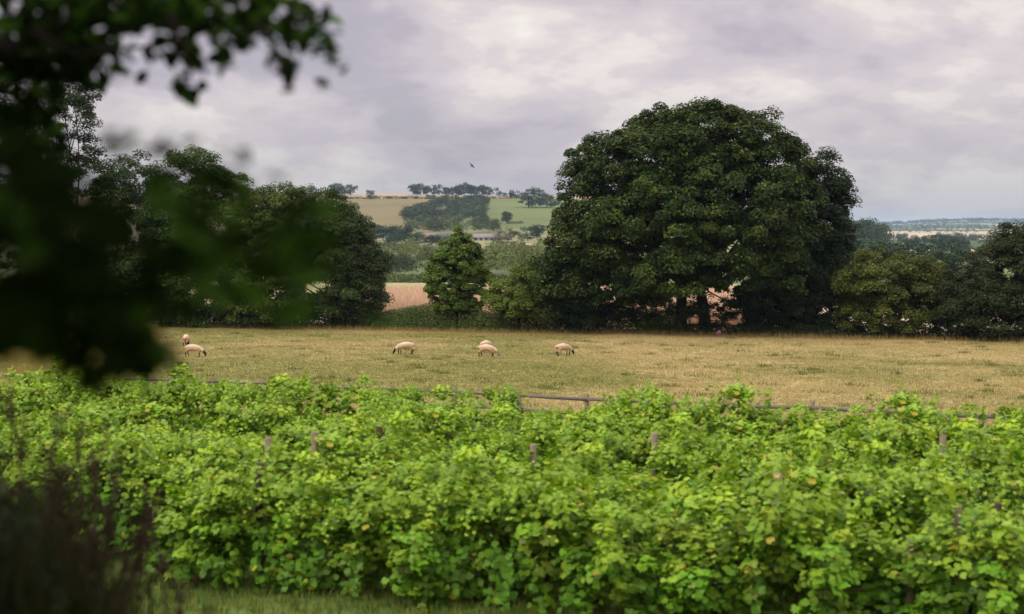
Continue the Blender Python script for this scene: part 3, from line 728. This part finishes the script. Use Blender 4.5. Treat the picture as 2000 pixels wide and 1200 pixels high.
# ------------------------------------------------------------------ overhanging tree close to the camera
root = thing('overhanging_tree', 'dark blurred leafy tree overhanging the left side close to the viewer', 'tree', (-3.6, 2.2, gz1(-3.6, 2.2))); off = np.array(root.location)
r = np.random.default_rng(91)
a = Acc(); tube(a, np.array([(-3.6, 2.2, gz1(-3.6, 2.2) - 0.1), (-3.55, 2.2, 0), (-3.6, 2.1, 1.6), (-3.4, 2.0, 3.2), (-3.0, 1.8, 5.5)]) - off, [0.28, 0.22, 0.2, 0.16, 0.06], 12); a.build('trunk', M_bark, root, col=False, smooth=True)
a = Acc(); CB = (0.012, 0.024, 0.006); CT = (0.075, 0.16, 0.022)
def spray(acc, x, y, rx, ry, d, n, size, dd_=0.5, tc_=0.3, droop=0.4):
    P = np.array([at(x + rx * math.sqrt(u) * math.cos(t), y + ry * math.sqrt(u) * math.sin(t), d + dd_ * (w - 0.5)) for u, t, w in zip(r.random(n), r.random(n) * 2 * PI, r.random(n))])
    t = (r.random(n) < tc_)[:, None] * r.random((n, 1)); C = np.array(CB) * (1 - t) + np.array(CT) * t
    tip = np.tile((0.3, 0.0, -droop), (n, 1)); leaves(acc, r, P - off, np.tile((0, -0.35, 0.7), (n, 1)) + rdir(r, n) * 0.6, size * (0.75 + 0.5 * r.random(n)), C, OVAL, tip)
# upper boughs, about five metres away
for x, y, rx, ry, n in [(90, 60, 130, 100, 260), (40, 170, 80, 110, 150), (70, 260, 60, 90, 70), (230, 15, 90, 35, 75), (330, 20, 80, 40, 70), (430, 25, 70, 40, 60), (530, 30, 60, 42, 50), (600, 55, 55, 45, 30),
                        (345, 80, 40, 40, 22), (372, 150, 30, 45, 18), (455, 70, 45, 38, 26), (420, 120, 30, 25, 6), (555, 110, 28, 45, 16), (560, 160, 12, 22, 5), (630, 95, 40, 30, 8), (660, 130, 25, 20, 3), (625, 170, 25, 14, 2),
                        (250, 70, 40, 35, 14), (205, 110, 40, 45, 16), (205, 160, 22, 18, 5), (290, 140, 20, 40, 4), (150, 110, 40, 60, 45)]:
    spray(a, x, y, rx, ry, 5.6, int(n * 1.5), 0.082, 0.9)
# twigs at middle distance in front of the field trees
for x, y, rx, ry, n in [(340, 280, 45, 25, 5), (430, 290, 30, 20, 3), (455, 300, 25, 12, 2), (545, 350, 20, 12, 2), (240, 280, 40, 30, 6)]:
    spray(a, x, y, rx, ry, 3.2, n, 0.055, 0.4)
# lower boughs very near the lens
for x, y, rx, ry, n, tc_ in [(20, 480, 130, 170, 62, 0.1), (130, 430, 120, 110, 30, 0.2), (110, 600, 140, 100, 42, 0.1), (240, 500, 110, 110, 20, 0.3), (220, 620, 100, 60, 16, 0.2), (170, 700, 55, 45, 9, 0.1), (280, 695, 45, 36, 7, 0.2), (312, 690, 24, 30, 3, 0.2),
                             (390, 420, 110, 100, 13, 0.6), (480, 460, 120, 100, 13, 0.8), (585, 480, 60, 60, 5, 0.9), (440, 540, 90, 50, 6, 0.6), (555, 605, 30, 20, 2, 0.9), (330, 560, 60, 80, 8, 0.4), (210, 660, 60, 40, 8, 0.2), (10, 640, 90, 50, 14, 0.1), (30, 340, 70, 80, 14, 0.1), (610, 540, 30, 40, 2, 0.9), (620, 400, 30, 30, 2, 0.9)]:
    spray(a, x, y, rx, ry, 2.8, int(n * 2.2), 0.078, 0.9, tc_)  # share of bright leaves set per spray: lit foliage painted into the colour
# unseen canopy overhead and behind, added to shade the near leaves and bank
def canopy(n):
    d = rdir(r, n) * (0.6 + 0.4 * r.random((n, 1)) ** 0.5); P = np.array([-3.2, -2.2, 2.2]) + d * np.array([7.5, 7.5, 4.2])
    e = P[:, 2] / np.maximum(P[:, 1], 0.3)
    k = (P[:, 1] < 0.6) | (e > 0.30) | ((P[:, 0] / P[:, 1]) < -0.42); P = P[k & (P[:, 2] > -1.6) & ((P ** 2).sum(1) > 2.5)]
    leaves(a, r, P - off, np.tile((0, 0, 0.9), (len(P), 1)) + rdir(r, len(P)) * 0.6, 0.26 * (0.8 + 0.5 * r.random(len(P))), np.tile(CB, (len(P), 1)) * (0.8 + 0.5 * r.random((len(P), 1))), OVAL)
canopy(16000)
a.build('foliage', M_near, root)
for pts in ([(95, 120, 5.4), (60, 60, 5.5), (250, 30, 5.6), (420, 35, 5.7), (560, 60, 5.7)], [(60, 60, 4.9), (160, 110, 4.9), (230, 90, 5.0)], [(330, 32, 5.0), (360, 90, 5.0), (372, 165, 5.0)], [(500, 45, 5.1), (550, 110, 5.1), (562, 165, 5.1)]):
    b = Acc(); P = [at(*p) - off for p in pts]
    if pts[0][0] == 95: P = [np.array((-3.6, 2.1, 1.0)) - off] + P
    tube(b, P, np.linspace(0.05 if pts[0][0] == 95 else 0.014, 0.006, len(P)), 7); b.build('branch', M_bark, root, col=False, smooth=True)
b = Acc(); tube(b, np.array([(-3.55, 2.2, 0.3), (-2.0, 2.0, 0.15), *[at(*p) for p in ((20, 440, 2.9), (200, 480, 2.85), (420, 470, 2.8), (560, 500, 2.8))]]) - off, [0.06, 0.04, 0.018, 0.008, 0.004, 0.002], 7); b.build('branch', M_bark, root, col=False, smooth=True)
b = Acc(); tube(b, np.array([at(*p) for p in ((20, 440, 2.9), (110, 560, 2.85), (170, 690, 2.8), (300, 690, 2.8))]) - off, [0.018, 0.008, 0.004, 0.002], 7); b.build('branch', M_bark, root, col=False, smooth=True)

# ------------------------------------------------------------------ weeds on the near bank
M_weed = leaf_mat('weed', 0.15, 0.7, 0.1)
def dock(seed):
    r = np.random.default_rng(seed); root = thing('dock_plant', 'x', 'weed'); a = Acc(); hgt = 1.15
    for k in range(3):
        b = Acc(); e = np.array([r.normal() * 0.14, r.normal() * 0.12, hgt * (0.7 + 0.35 * r.random())]); limb(a, (0, 0, -0.05), e, 0.009, 0.004, r, 0.03, 6)
        for s in range(4):
            f = 0.6 + 0.1 * s; p0 = e * f; p1 = p0 + np.array([r.normal() * 0.08, r.normal() * 0.08, 0.15]); limb(b, p0, p1, 0.004, 0.003, r, 0.05, 3, 0.0)
            n = 26; t = r.random((n, 1)); P = p0 + (p1 - p0) * t + r.normal(size=(n, 3)) * 0.008
            leaves(b, r, P, rdir(r, n), 0.02, np.array((0.045, 0.026, 0.016)) * (0.5 + 0.8 * r.random((n, 1))))
        n = 45; t = r.random((n, 1)) * 0.35 + 0.65; P = e * t + r.normal(size=(n, 3)) * 0.009; leaves(b, r, P, rdir(r, n), 0.022, np.array((0.045, 0.026, 0.016)) * (0.5 + 0.8 * r.random((n, 1))))
        b.C = [c if c.max() < 0.9 else c * np.array((0.045, 0.028, 0.018)) for c in b.C]; b.build('seed_head', M_weed, root)
    a.build('stem', noise_mat('dry_stem', (0.03, 0.02, 0.013), (0.06, 0.04, 0.025), 9) if 'dry_stem' not in bpy.data.materials else bpy.data.materials['dry_stem'], root, col=False)
    return root
DOCK = [(145, 765, 7.6, 'tallest brown dock seed stalk at the lower left, rising over the vines'), (60, 800, 7.0, 'brown dock stalk left of the tallest one'), (20, 860, 6.8, 'brown dock stalk at the left picture edge'),
        (105, 850, 6.6, 'brown dock stalk in front of the tallest one'), (185, 850, 7.2, 'brown dock stalk just right of the tallest one'), (225, 930, 7.4, 'short dock stalk between two brown stalks at lower left'),
        (185, 960, 6.6, 'dark dock stalk low in the left weeds'), (300, 950, 8.2, 'rightmost brown dock stalk leaning into the vines'), (80, 960, 6.4, 'dark dock stalk deep in the left corner weeds')]
pr = [dock(400), dock(401), dock(402)]
for k, (x, y, d, lab) in enumerate(DOCK):
    o = pr[k] if k < 3 else copy_tree(pr[k % 3]); p = at(x, y, d); z0 = gz1(p[0], d); o.location = (p[0], d, z0); s = max(0.4, (p[2] - z0) / 1.15); o.scale = (s, s, s); o.rotation_euler = (0, 0, k * 1.3); tag(o, lab, 'weed', 'brown dock stalks on the near bank')
acc = Acc(); r = np.random.default_rng(55); n = 15000
D = 5.2 + 8 * r.random(n); X = D * (-0.40 + 0.24 * r.random(n) ** 1.2)
k = X < -0.24 * D + 0.9 * r.random(n); X, D = X[k], D[k]
hh = (0.5 + 0.65 * r.random(len(X))) * sstep(-0.22, -0.34, X / D)[...] + 0.12
blades(acc, r, X, D, hh, 0.016, np.array((0.022, 0.028, 0.010)) * (0.5 + r.random((len(X), 1))) + np.array((0.03, 0.018, 0.008)) * (r.random((len(X), 1)) < 0.35), 0.5, 2)
n = 9000; D = 5.0 + 8.5 * r.random(n); X = D * (-0.40 + 0.24 * r.random(n) ** 1.1)
P = np.stack([X, D, gz(X, D) + 0.05 + r.random(n) * (0.95 * sstep(-0.24, -0.36, X / D) + 0.14)], -1)
leaves(acc, r, P, np.tile((0, -0.2, 0.7), (n, 1)) + rdir(r, n) * 0.7, 0.06 * (0.6 + 0.8 * r.random(n)), np.array((0.020, 0.032, 0.010)) * (0.5 + r.random((n, 1))), OVAL)
n = 40; D = 6 + 5 * r.random(n); X = D * (-0.38 + 0.16 * r.random(n)); P = np.stack([X, D, gz(X, D) + 0.5 + 0.3 * r.random(n)], -1)
for p in P: leaves(acc, r, p + r.normal(size=(6, 3)) * 0.02, rdir(r, 6), 0.025, np.tile((0.42, 0.38, 0.36), (6, 1)))
tag(acc.build('undergrowth', M_weed), kind='stuff')


# ------------------------------------------------------------------ distant trees, woods and hedges
def far_tree_mesh(seed, hgt, wid, base, n=900, card=0.07, trunk=0.22):
    r = np.random.default_rng(seed); a = Acc()
    lob = [(0, 0, hgt * 0.50, wid * 0.42, wid * 0.42, hgt * 0.40)] + [(r.normal() * wid * 0.22, r.normal() * wid * 0.22, hgt * (0.40 + 0.36 * r.random()), wid * 0.24, wid * 0.24, hgt * 0.2) for k in range(6)]
    lob += [(r.normal() * wid * 0.24, r.normal() * wid * 0.24, hgt * 0.24, wid * 0.26, wid * 0.26, hgt * 0.18) for k in range(4 if seed % 2 else 2)]
    crown(a, r, lob, 95, hgt * 0.12, 30, hgt * card, base, 0.25, 0.95, 0.35, None, QUAD, 0.5, -0.85)
    b = Acc(); tube(b, [(0, 0, -0.5), (hgt * 0.01, 0, hgt * 0.2), (0, 0, hgt * 0.6)], [hgt * 0.035, hgt * 0.025, hgt * 0.012], 6)
    for k in range(4): limb(b, (0, 0, hgt * 0.28), (r.normal() * wid * 0.25, r.normal() * wid * 0.25, hgt * 0.6), hgt * 0.014, hgt * 0.006, r, 0.05, 4)
    return a, b


FG = (0.028, 0.052, 0.022)
protos = []
for k in range(6):
    a, b = far_tree_mesh(500 + k, 15, [16, 18, 14, 19, 12, 17][k], np.array(FG) * [1, 0.85, 1.15, 0.9, 1.3, 1.0][k])
    protos.append((a, b, None))
pm = [None] * 6
def far_tree(label, x, ytop, ybase, d, kind, group, name='distant_tree', wide=1.0):
    p = at(x, ybase, d); z = gz1(p[0], d); top = at(x, ytop, d)[2]; h_ = max(2.0, (top - z) * 1.12)
    root = thing(name, label, 'tree', (p[0], d, z - 0.1), kind * 1.1 + x * 0.37, group)
    if pm[kind] is None:
        c = protos[kind][0].build('crown', M_far, root); t = protos[kind][1].build('trunk', M_bark, root, col=False); pm[kind] = (c, t)
    else:
        for q_ in pm[kind]:
            c = q_.copy(); sc.collection.objects.link(c); c.parent = root
    h_ *= 0.92 + 0.22 * ((x * 7919) % 13) / 13
    s = h_ / 15.2; root.scale = (s * wide, s * wide, s); return root


RG = 'trees along the distant ridge'
for lab, x, yt, d, k, w_ in [('ridge tree half hidden behind the left trees, leftmost in the photo', 588, 367, 1850, 0, 1), ('ridge tree beside the leftmost one behind the left trees', 608, 366, 1850, 1, 1),
        ('left tree of the ridge trio above the dark drooping tree', 655, 361, 1880, 0, 1.1), ('middle and lowest tree of the ridge trio', 669, 367, 1880, 2, 1), ('right and roundest tree of the ridge trio', 684, 361, 1880, 3, .95),
        ('small lone ridge tree on the straw field', 724, 372, 1880, 3, 1.3),
        ('first tree of the four in the ridge clump above the wood', 807, 360, 1880, 0, 1), ('second tree of the four in the ridge clump above the wood', 821, 360, 1880, 1, .9), ('third and lower tree of the four in the ridge clump', 834, 365, 1885, 2, 1), ('round fourth tree of the ridge clump, set slightly apart', 848, 362, 1880, 3, .9),
        ('leftmost tree of the long ridge row right of the bird', 872, 365, 1860, 4, 1.1), ('second tree of the long ridge row', 884, 365, 1860, 2, 1), ('third tree of the long ridge row', 896, 364, 1860, 0, .8), ('tall fourth tree of the long ridge row', 907, 360, 1860, 1, .85),
        ('fifth tree of the long ridge row', 920, 362, 1860, 4, 1.1), ('sixth tree of the long ridge row', 932, 366, 1860, 2, .9), ('seventh tree of the long ridge row', 941, 364, 1860, 0, .8), ('large round eighth tree of the long ridge row', 957, 365, 1855, 3, 1),
        ('small tree sloping down after the large round ridge tree', 975, 373, 1840, 5, 1.1), ('smaller tree near the right end of the long ridge row', 986, 377, 1830, 5, 1.2), ('last and smallest tree at the right end of the ridge row', 1001, 379, 1810, 4, 1.1)]:
    p = at(x, 385, d); far_tree(lab, x, yt, 385, d, k, RG, wide=w_)
far_tree('big dark tree on the hill slope nearest the great oak clump', 1033, 374, 405, 1480, 3, None, wide=1.15)
far_tree('bluish tree between the big slope tree and the great oak', 1068, 380, 405, 1480, 1, None, wide=1.2)
far_tree('pale tall tree touching the left outline of the great oak', 1095, 376, 405, 1600, 4, None, wide=1.0)
far_tree('lone leaning tree on the green hillside above the right barns', 990, 413, 435, 1230, 4, None, wide=1.0)

MG = 'field trees around the distant farm'
for lab, x, yt, d, k, w_ in [('round field tree at the left of the valley beside the dark drooping tree', 728, 436, 960, 0, 1.2), ('second bush from the left in the valley below the hill wood', 748, 440, 960, 2, 1.1), ('bush below the left corner of the hill wood', 776, 442, 950, 3, 1.0), ('pointed tree left of the pinkish barn', 790, 446, 930, 1, 1.0),
        ('low wide tree in the pale field left of the barns', 770, 455, 880, 5, 1.4), ('light round tree directly left of the pinkish barn', 813, 455, 900, 2, 1.2), ('dark small tree by the lower left field edge', 720, 462, 860, 1, 1.1), ('bush cluster in front of the dark blue barn', 842, 461, 880, 5, 1.6), ('bush right beside the bush cluster before the barns', 857, 462, 885, 3, 1.4),
        ('small round tree standing in the field below the right barns', 1000, 473, 850, 3, 1.2), ('second small round tree below the right barns', 1021, 475, 850, 3, 1.2), ('tree just right of the reddish barn', 1003, 451, 1010, 2, 1.4), ('tree on the slope close to the oak, right of the barns', 1049, 440, 1000, 0, 1.2), ('small bush alone on the pale valley field', 806, 469, 820, 5, 1.5), ('dark tree between the pair of barns', 905, 455, 960, 1, 1.3), ('tree right of the row of barns beside the field hedge', 1030, 455, 960, 5, 1.4)]:
    far_tree(lab, x, yt, 470, d, k, MG, wide=w_)

VGp = 'trees in the valley to the right'
for lab, x, yt, d, k, w_ in [('dark round tree behind the broad yellowish bush, the left of the pair', 1768, 472, 330, 1, 1.25), ('dark round tree behind the bush, the right of the pair', 1853, 478, 300, 1, 1.3), ('light green domed tree right beside the great oak', 1685, 462, 560, 4, 1.6), ('small light round tree next to the domed one', 1716, 469, 540, 4, 1.3), ('pale green leaning tree left of the dark pair', 1742, 470, 480, 4, 1.4),
        ('dark tree rising above the far tan strip', 1872, 462, 900, 1, 1.1), ('broad dark tree in the valley left of the right hedge tree', 1838, 461, 1000, 0, 1.2), ('small upright tree on the tan strip', 1880, 480, 620, 2, .8), ('dark tree right of the domed one beyond the tan strip', 1795, 463, 1000, 3, 1.2)]:
    far_tree(lab, x, yt, 500, d, k, VGp, name='valley_tree', wide=w_)


def wood(name, n, box_px, dr, hr, card, per, base, seed, label=None, tipc=None, wide=0.85, cv=0.6):
    """a wood that reads as one mass: n crowns between two picture columns and two distances"""
    r = np.random.default_rng(seed); a = Acc()
    for k in range(n):
        d = dr[0] + (dr[1] - dr[0]) * r.random(); f = (d - dr[0]) / (dr[1] - dr[0])
        xl = box_px[0] + (box_px[2] - box_px[0]) * f; xr = box_px[1] + (box_px[3] - box_px[1]) * f
        X = (xl + (xr - xl) * r.random() - 1000) / F * d; h_ = hr[0] + (hr[1] - hr[0]) * r.random(); w_ = h_ * wide * (0.8 + 0.4 * r.random()); z = gz1(X, d)
        lob = [(X, d, z + h_ * 0.52, w_ * 0.45, w_ * 0.45, h_ * 0.42), (X + r.normal() * w_ * 0.2, d + r.normal() * w_ * 0.2, z + h_ * 0.7, w_ * 0.3, w_ * 0.3, h_ * 0.3)]
        c = np.asarray(base) * (1 - cv / 2 + cv * r.random()) * (1 + np.array((0.25, 0.1, 0)) * (r.random() - 0.3))
        crown(a, r, lob, max(6, per // 14), h_ * 0.17, 14, h_ * card, c, 0.2, 0.85, 0.15, tipc, QUAD, 0.45, -0.6)
    return tag(a.build(name, M_far), kind='stuff')


wood('hill_wood', 150, (748, 948, 860, 950), (1230, 1570), (8, 12.5), 0.085, 420, (0.036, 0.055, 0.024), 801, cv=1.0)
wood('hill_wood', 75, (800, 975, 800, 960), (1060, 1220), (7, 10), 0.085, 380, (0.050, 0.070, 0.028), 802, cv=1.0)
wood('valley_wood', 60, (745, 1065, 735, 1060), (500, 690), (6, 9), 0.075, 520, (0.11, 0.14, 0.045), 803)
wood('valley_wood', 30, (940, 1050, 930, 1070), (370, 520), (5, 8), 0.07, 560, (0.11, 0.14, 0.045), 804)
wood('valley_wood', 8, (760, 822, 760, 820), (352, 385), (5.2, 6.2), 0.06, 700, (0.028, 0.045, 0.018), 805, wide=1.0)
wood('valley_wood', 26, (705, 840, 705, 830), (780, 1040), (3.5, 7), 0.085, 300, (0.055, 0.078, 0.030), 813, cv=0.9)
wood('valley_wood', 22, (960, 1065, 970, 1065), (800, 1080), (3.5, 7), 0.085, 300, (0.055, 0.078, 0.030), 814, cv=0.9)
wood('right_valley_wood', 150, (1640, 2080, 1640, 2080), (1320, 2000), (10, 14), 0.10, 240, (0.036, 0.056, 0.024), 806)
wood('right_valley_wood', 40, (1630, 1712, 1640, 1722), (1000, 1250), (17, 24), 0.09, 300, (0.038, 0.062, 0.024), 807)
wood('right_valley_wood', 50, (1640, 2060, 1650, 2060), (520, 640), (4, 7), 0.09, 300, (0.05, 0.07, 0.026), 810)
wood('far_wood', 330, (1640, 2100, 1600, 2150), (4500, 6600), (12, 20), 0.16, 90, (0.06, 0.08, 0.036), 808, cv=1.5)
wood('far_wood', 160, (1690, 2100, 1640, 2150), (3700, 4500), (6, 13), 0.16, 80, (0.05, 0.07, 0.034), 812, cv=1.4)
wood('far_wood', 620, (1640, 2100, 1600, 2150), (7200, 8200), (14, 22), 0.2, 60, (0.02, 0.032, 0.022), 809, wide=1.4)

def px_line(x0, x1, d0, d1, n=12): return [((x - 1000) / F * d, d) for x, d in zip(np.linspace(x0, x1, n), np.linspace(d0, d1, n))]
hedge_strip('field_hedge', 'dark hedge line along the ridge between the straw field and the slope', 'hedge', px_line(640, 1050, 1700, 1690, 40), 3.0, 5, 6500, 0.95, (0.03, 0.045, 0.02), (0.05, 0.06, 0.03), 90, M_far)
hedge_strip('field_hedge', 'clipped green hedge beyond the maize, left of the cone shaped tree', 'hedge', px_line(735, 1075, 326, 318, 12), 1.9, 3, 9000, 0.30, (0.045, 0.065, 0.02), (0.09, 0.11, 0.03), 91, M_far)
hedge_strip('field_hedge', 'hedge across the valley fields left of the farm barns', 'hedge', px_line(740, 800, 850, 820, 8), 2.4, 4, 1500, 0.5, (0.03, 0.05, 0.022), (0.06, 0.075, 0.03), 92, M_far)
hedge_strip('field_hedge', 'hedge climbing the green hillside near the great oak', 'hedge', px_line(1015, 1060, 1110, 1120, 6), 2.2, 4, 700, 0.6, (0.03, 0.045, 0.02), (0.05, 0.06, 0.03), 93, M_far)
hedge_strip('field_hedge', 'short hedge trailing right from the lone leaning hillside tree', 'hedge', px_line(990, 1022, 1235, 1235, 6), 1.8, 4, 500, 0.6, (0.03, 0.045, 0.02), (0.05, 0.06, 0.03), 94, M_far)
hedge_strip('field_hedge', 'long low hedge crossing the valley left of the cone shaped tree below the barns', 'hedge', px_line(715, 850, 800, 760, 10), 2.6, 5, 2600, 0.5, (0.035, 0.055, 0.022), (0.06, 0.075, 0.03), 95, M_far)
hedge_strip('field_hedge', 'hedge at the foot of the hill wood running left behind the field trees', 'hedge', px_line(700, 800, 1090, 1060, 8), 2.6, 5, 1500, 0.6, (0.035, 0.05, 0.022), (0.06, 0.075, 0.03), 96, M_far)
hedge_strip('field_hedge', 'hedge below the right barns and the two small round trees', 'hedge', px_line(975, 1060, 800, 790, 8), 2.2, 4, 1500, 0.5, (0.035, 0.05, 0.022), (0.06, 0.075, 0.03), 97, M_far)
for k, (x, lab) in enumerate([(725, 'large bush in the ridge hedge below the small lone tree'), (760, 'bush in the ridge hedge right of the large bush'), (790, 'low bush in the ridge hedge left of the ridge clump'), (812, 'twin low bush in the ridge hedge'), (842, 'rounded bush in the ridge hedge below the apart standing tree')]):
    far_tree(lab, x, 381 if k in (0, 4) else 384, 389, 1695, 3, 'bushes in the ridge hedge', name='hedge_bush', wide=1.7)

# ------------------------------------------------------------------ farm buildings
M_roofs = {'pink': noise_mat('tile_roof', (0.17, 0.115, 0.09), (0.27, 0.18, 0.15), 0.8, 0.8, 0.2), 'blue': noise_mat('slate_roof', (0.05, 0.055, 0.07), (0.09, 0.095, 0.115), 0.8, 0.7, 0.2), 'pale': noise_mat('sheet_roof', (0.16, 0.14, 0.13), (0.24, 0.21, 0.20), 0.8, 0.6, 0.2), 'red': noise_mat('red_roof', (0.11, 0.07, 0.055), (0.17, 0.11, 0.09), 0.8, 0.8, 0.2)}
M_walls = {'tan': noise_mat('brick_wall', (0.22, 0.15, 0.11), (0.34, 0.24, 0.18), 1.2, 0.9, 0.1), 'white': noise_mat('white_wall', (0.28, 0.26, 0.24), (0.38, 0.36, 0.33), 1.0, 0.9, 0.1), 'dark': noise_mat('dark_boards', (0.03, 0.028, 0.026), (0.07, 0.06, 0.055), 1.0, 0.9, 0.1, (4, 4, 0.3))}
M_open = noise_mat('barn_door', (0.02, 0.018, 0.016), (0.045, 0.04, 0.035), 1.0, 0.9, 0.1)
def barn(label, xl, xr, ybase, d, wall_h, roof_h, depth, wm, rm, rz=0.0, ndoor=2):
    xm = (xl + xr) / 2; p = at(xm, ybase, d); z = gz1(p[0], d); W = (xr - xl) / F * d
    root = thing('barn', label, 'barn', (p[0], d, z), rz)
    a = Acc(); h2 = wall_h; D2 = depth / 2; W2 = W / 2
    V = [(-W2, -D2, -1), (W2, -D2, -1), (W2, D2, -1), (-W2, D2, -1), (-W2, -D2, h2), (W2, -D2, h2), (W2, D2, h2), (-W2, D2, h2), (-W2, 0, h2 + roof_h - 0.15), (W2, 0, h2 + roof_h - 0.15)]
    a.add(V, [np.array([[0, 1, 5, 4], [2, 3, 7, 6]]), np.array([[1, 2, 6, 9, 5], [3, 0, 4, 8, 7]])]); a.build('wall', M_walls[wm], root, col=False)
    a = Acc(); e = 0.5; oy = D2 + e; zz = h2 - roof_h * e / D2 + 0.1; zt = h2 + roof_h
    V = np.array([(-W2 - e, -oy, zz), (W2 + e, -oy, zz), (W2 + e, 0, zt), (-W2 - e, 0, zt), (W2 + e, oy, zz), (-W2 - e, oy, zz)])
    a.add(np.concatenate([V, V - np.array([0, 0, 0.2])]), [np.array([[0, 1, 2, 3], [3, 2, 4, 5], [9, 8, 7, 6], [11, 10, 8, 9], [0, 6, 7, 1], [4, 10, 11, 5], [1, 7, 8, 2], [2, 8, 10, 4], [3, 9, 6, 0], [5, 11, 9, 3]])]); a.build('roof', M_roofs[rm], root, col=False)
    for k in range(ndoor):
        a = Acc(); box(a, (-W2 + W * (k + 0.5) / ndoor, -D2 - 0.04, wall_h * 0.36), (W / ndoor * 0.4, 0.12, wall_h * 0.72 + 0.1)); a.build('door', M_open, root, col=False)
barn('long low barn with a pinkish tiled roof, leftmost of the farm', 820, 855, 466, 985, 1.8, 2.8, 8, 'tan', 'pink', 0.1)
barn('dark barn with a blue grey slate roof beside the pinkish one', 857, 881, 466, 975, 1.7, 2.6, 8, 'dark', 'blue', -0.15)
barn('long pale roofed barn with white walls right of the cone shaped tree', 925, 966, 470, 965, 2.0, 2.4, 9, 'white', 'pale', -0.05, 4)
barn('reddish brown roofed barn at the right end of the farm', 967, 1000, 470, 965, 2.2, 2.4, 9, 'tan', 'red', 0.05)

# ------------------------------------------------------------------ haze
HD = 0.65e-4
m, t, o_ = new_mat('haze_air'); pv = N(t, 'ShaderNodeVolumePrincipled', ins={'Density': HD, 'Anisotropy': 0.0}); pv.inputs['Color'].default_value = (0.60, 0.82, 1.0, 1)
t.links.new(pv.outputs[0], o_.inputs['Volume'])
a = Acc(); z0, z1 = float(ZZ.min()) - 2.0, max(float(ZZ.max()) + 30.0, 75.0)
V = np.array([(sx * 15000, yy, zz) for zz in (z0, z1) for yy in (-400, 16000) for sx in (-1, 1)])
a.add(V, [np.array([[0, 2, 3, 1], [4, 5, 7, 6], [0, 1, 5, 4], [1, 3, 7, 5], [3, 2, 6, 7], [2, 0, 4, 6]])])
tag(a.build('haze', m, None, col=False), kind='stuff')
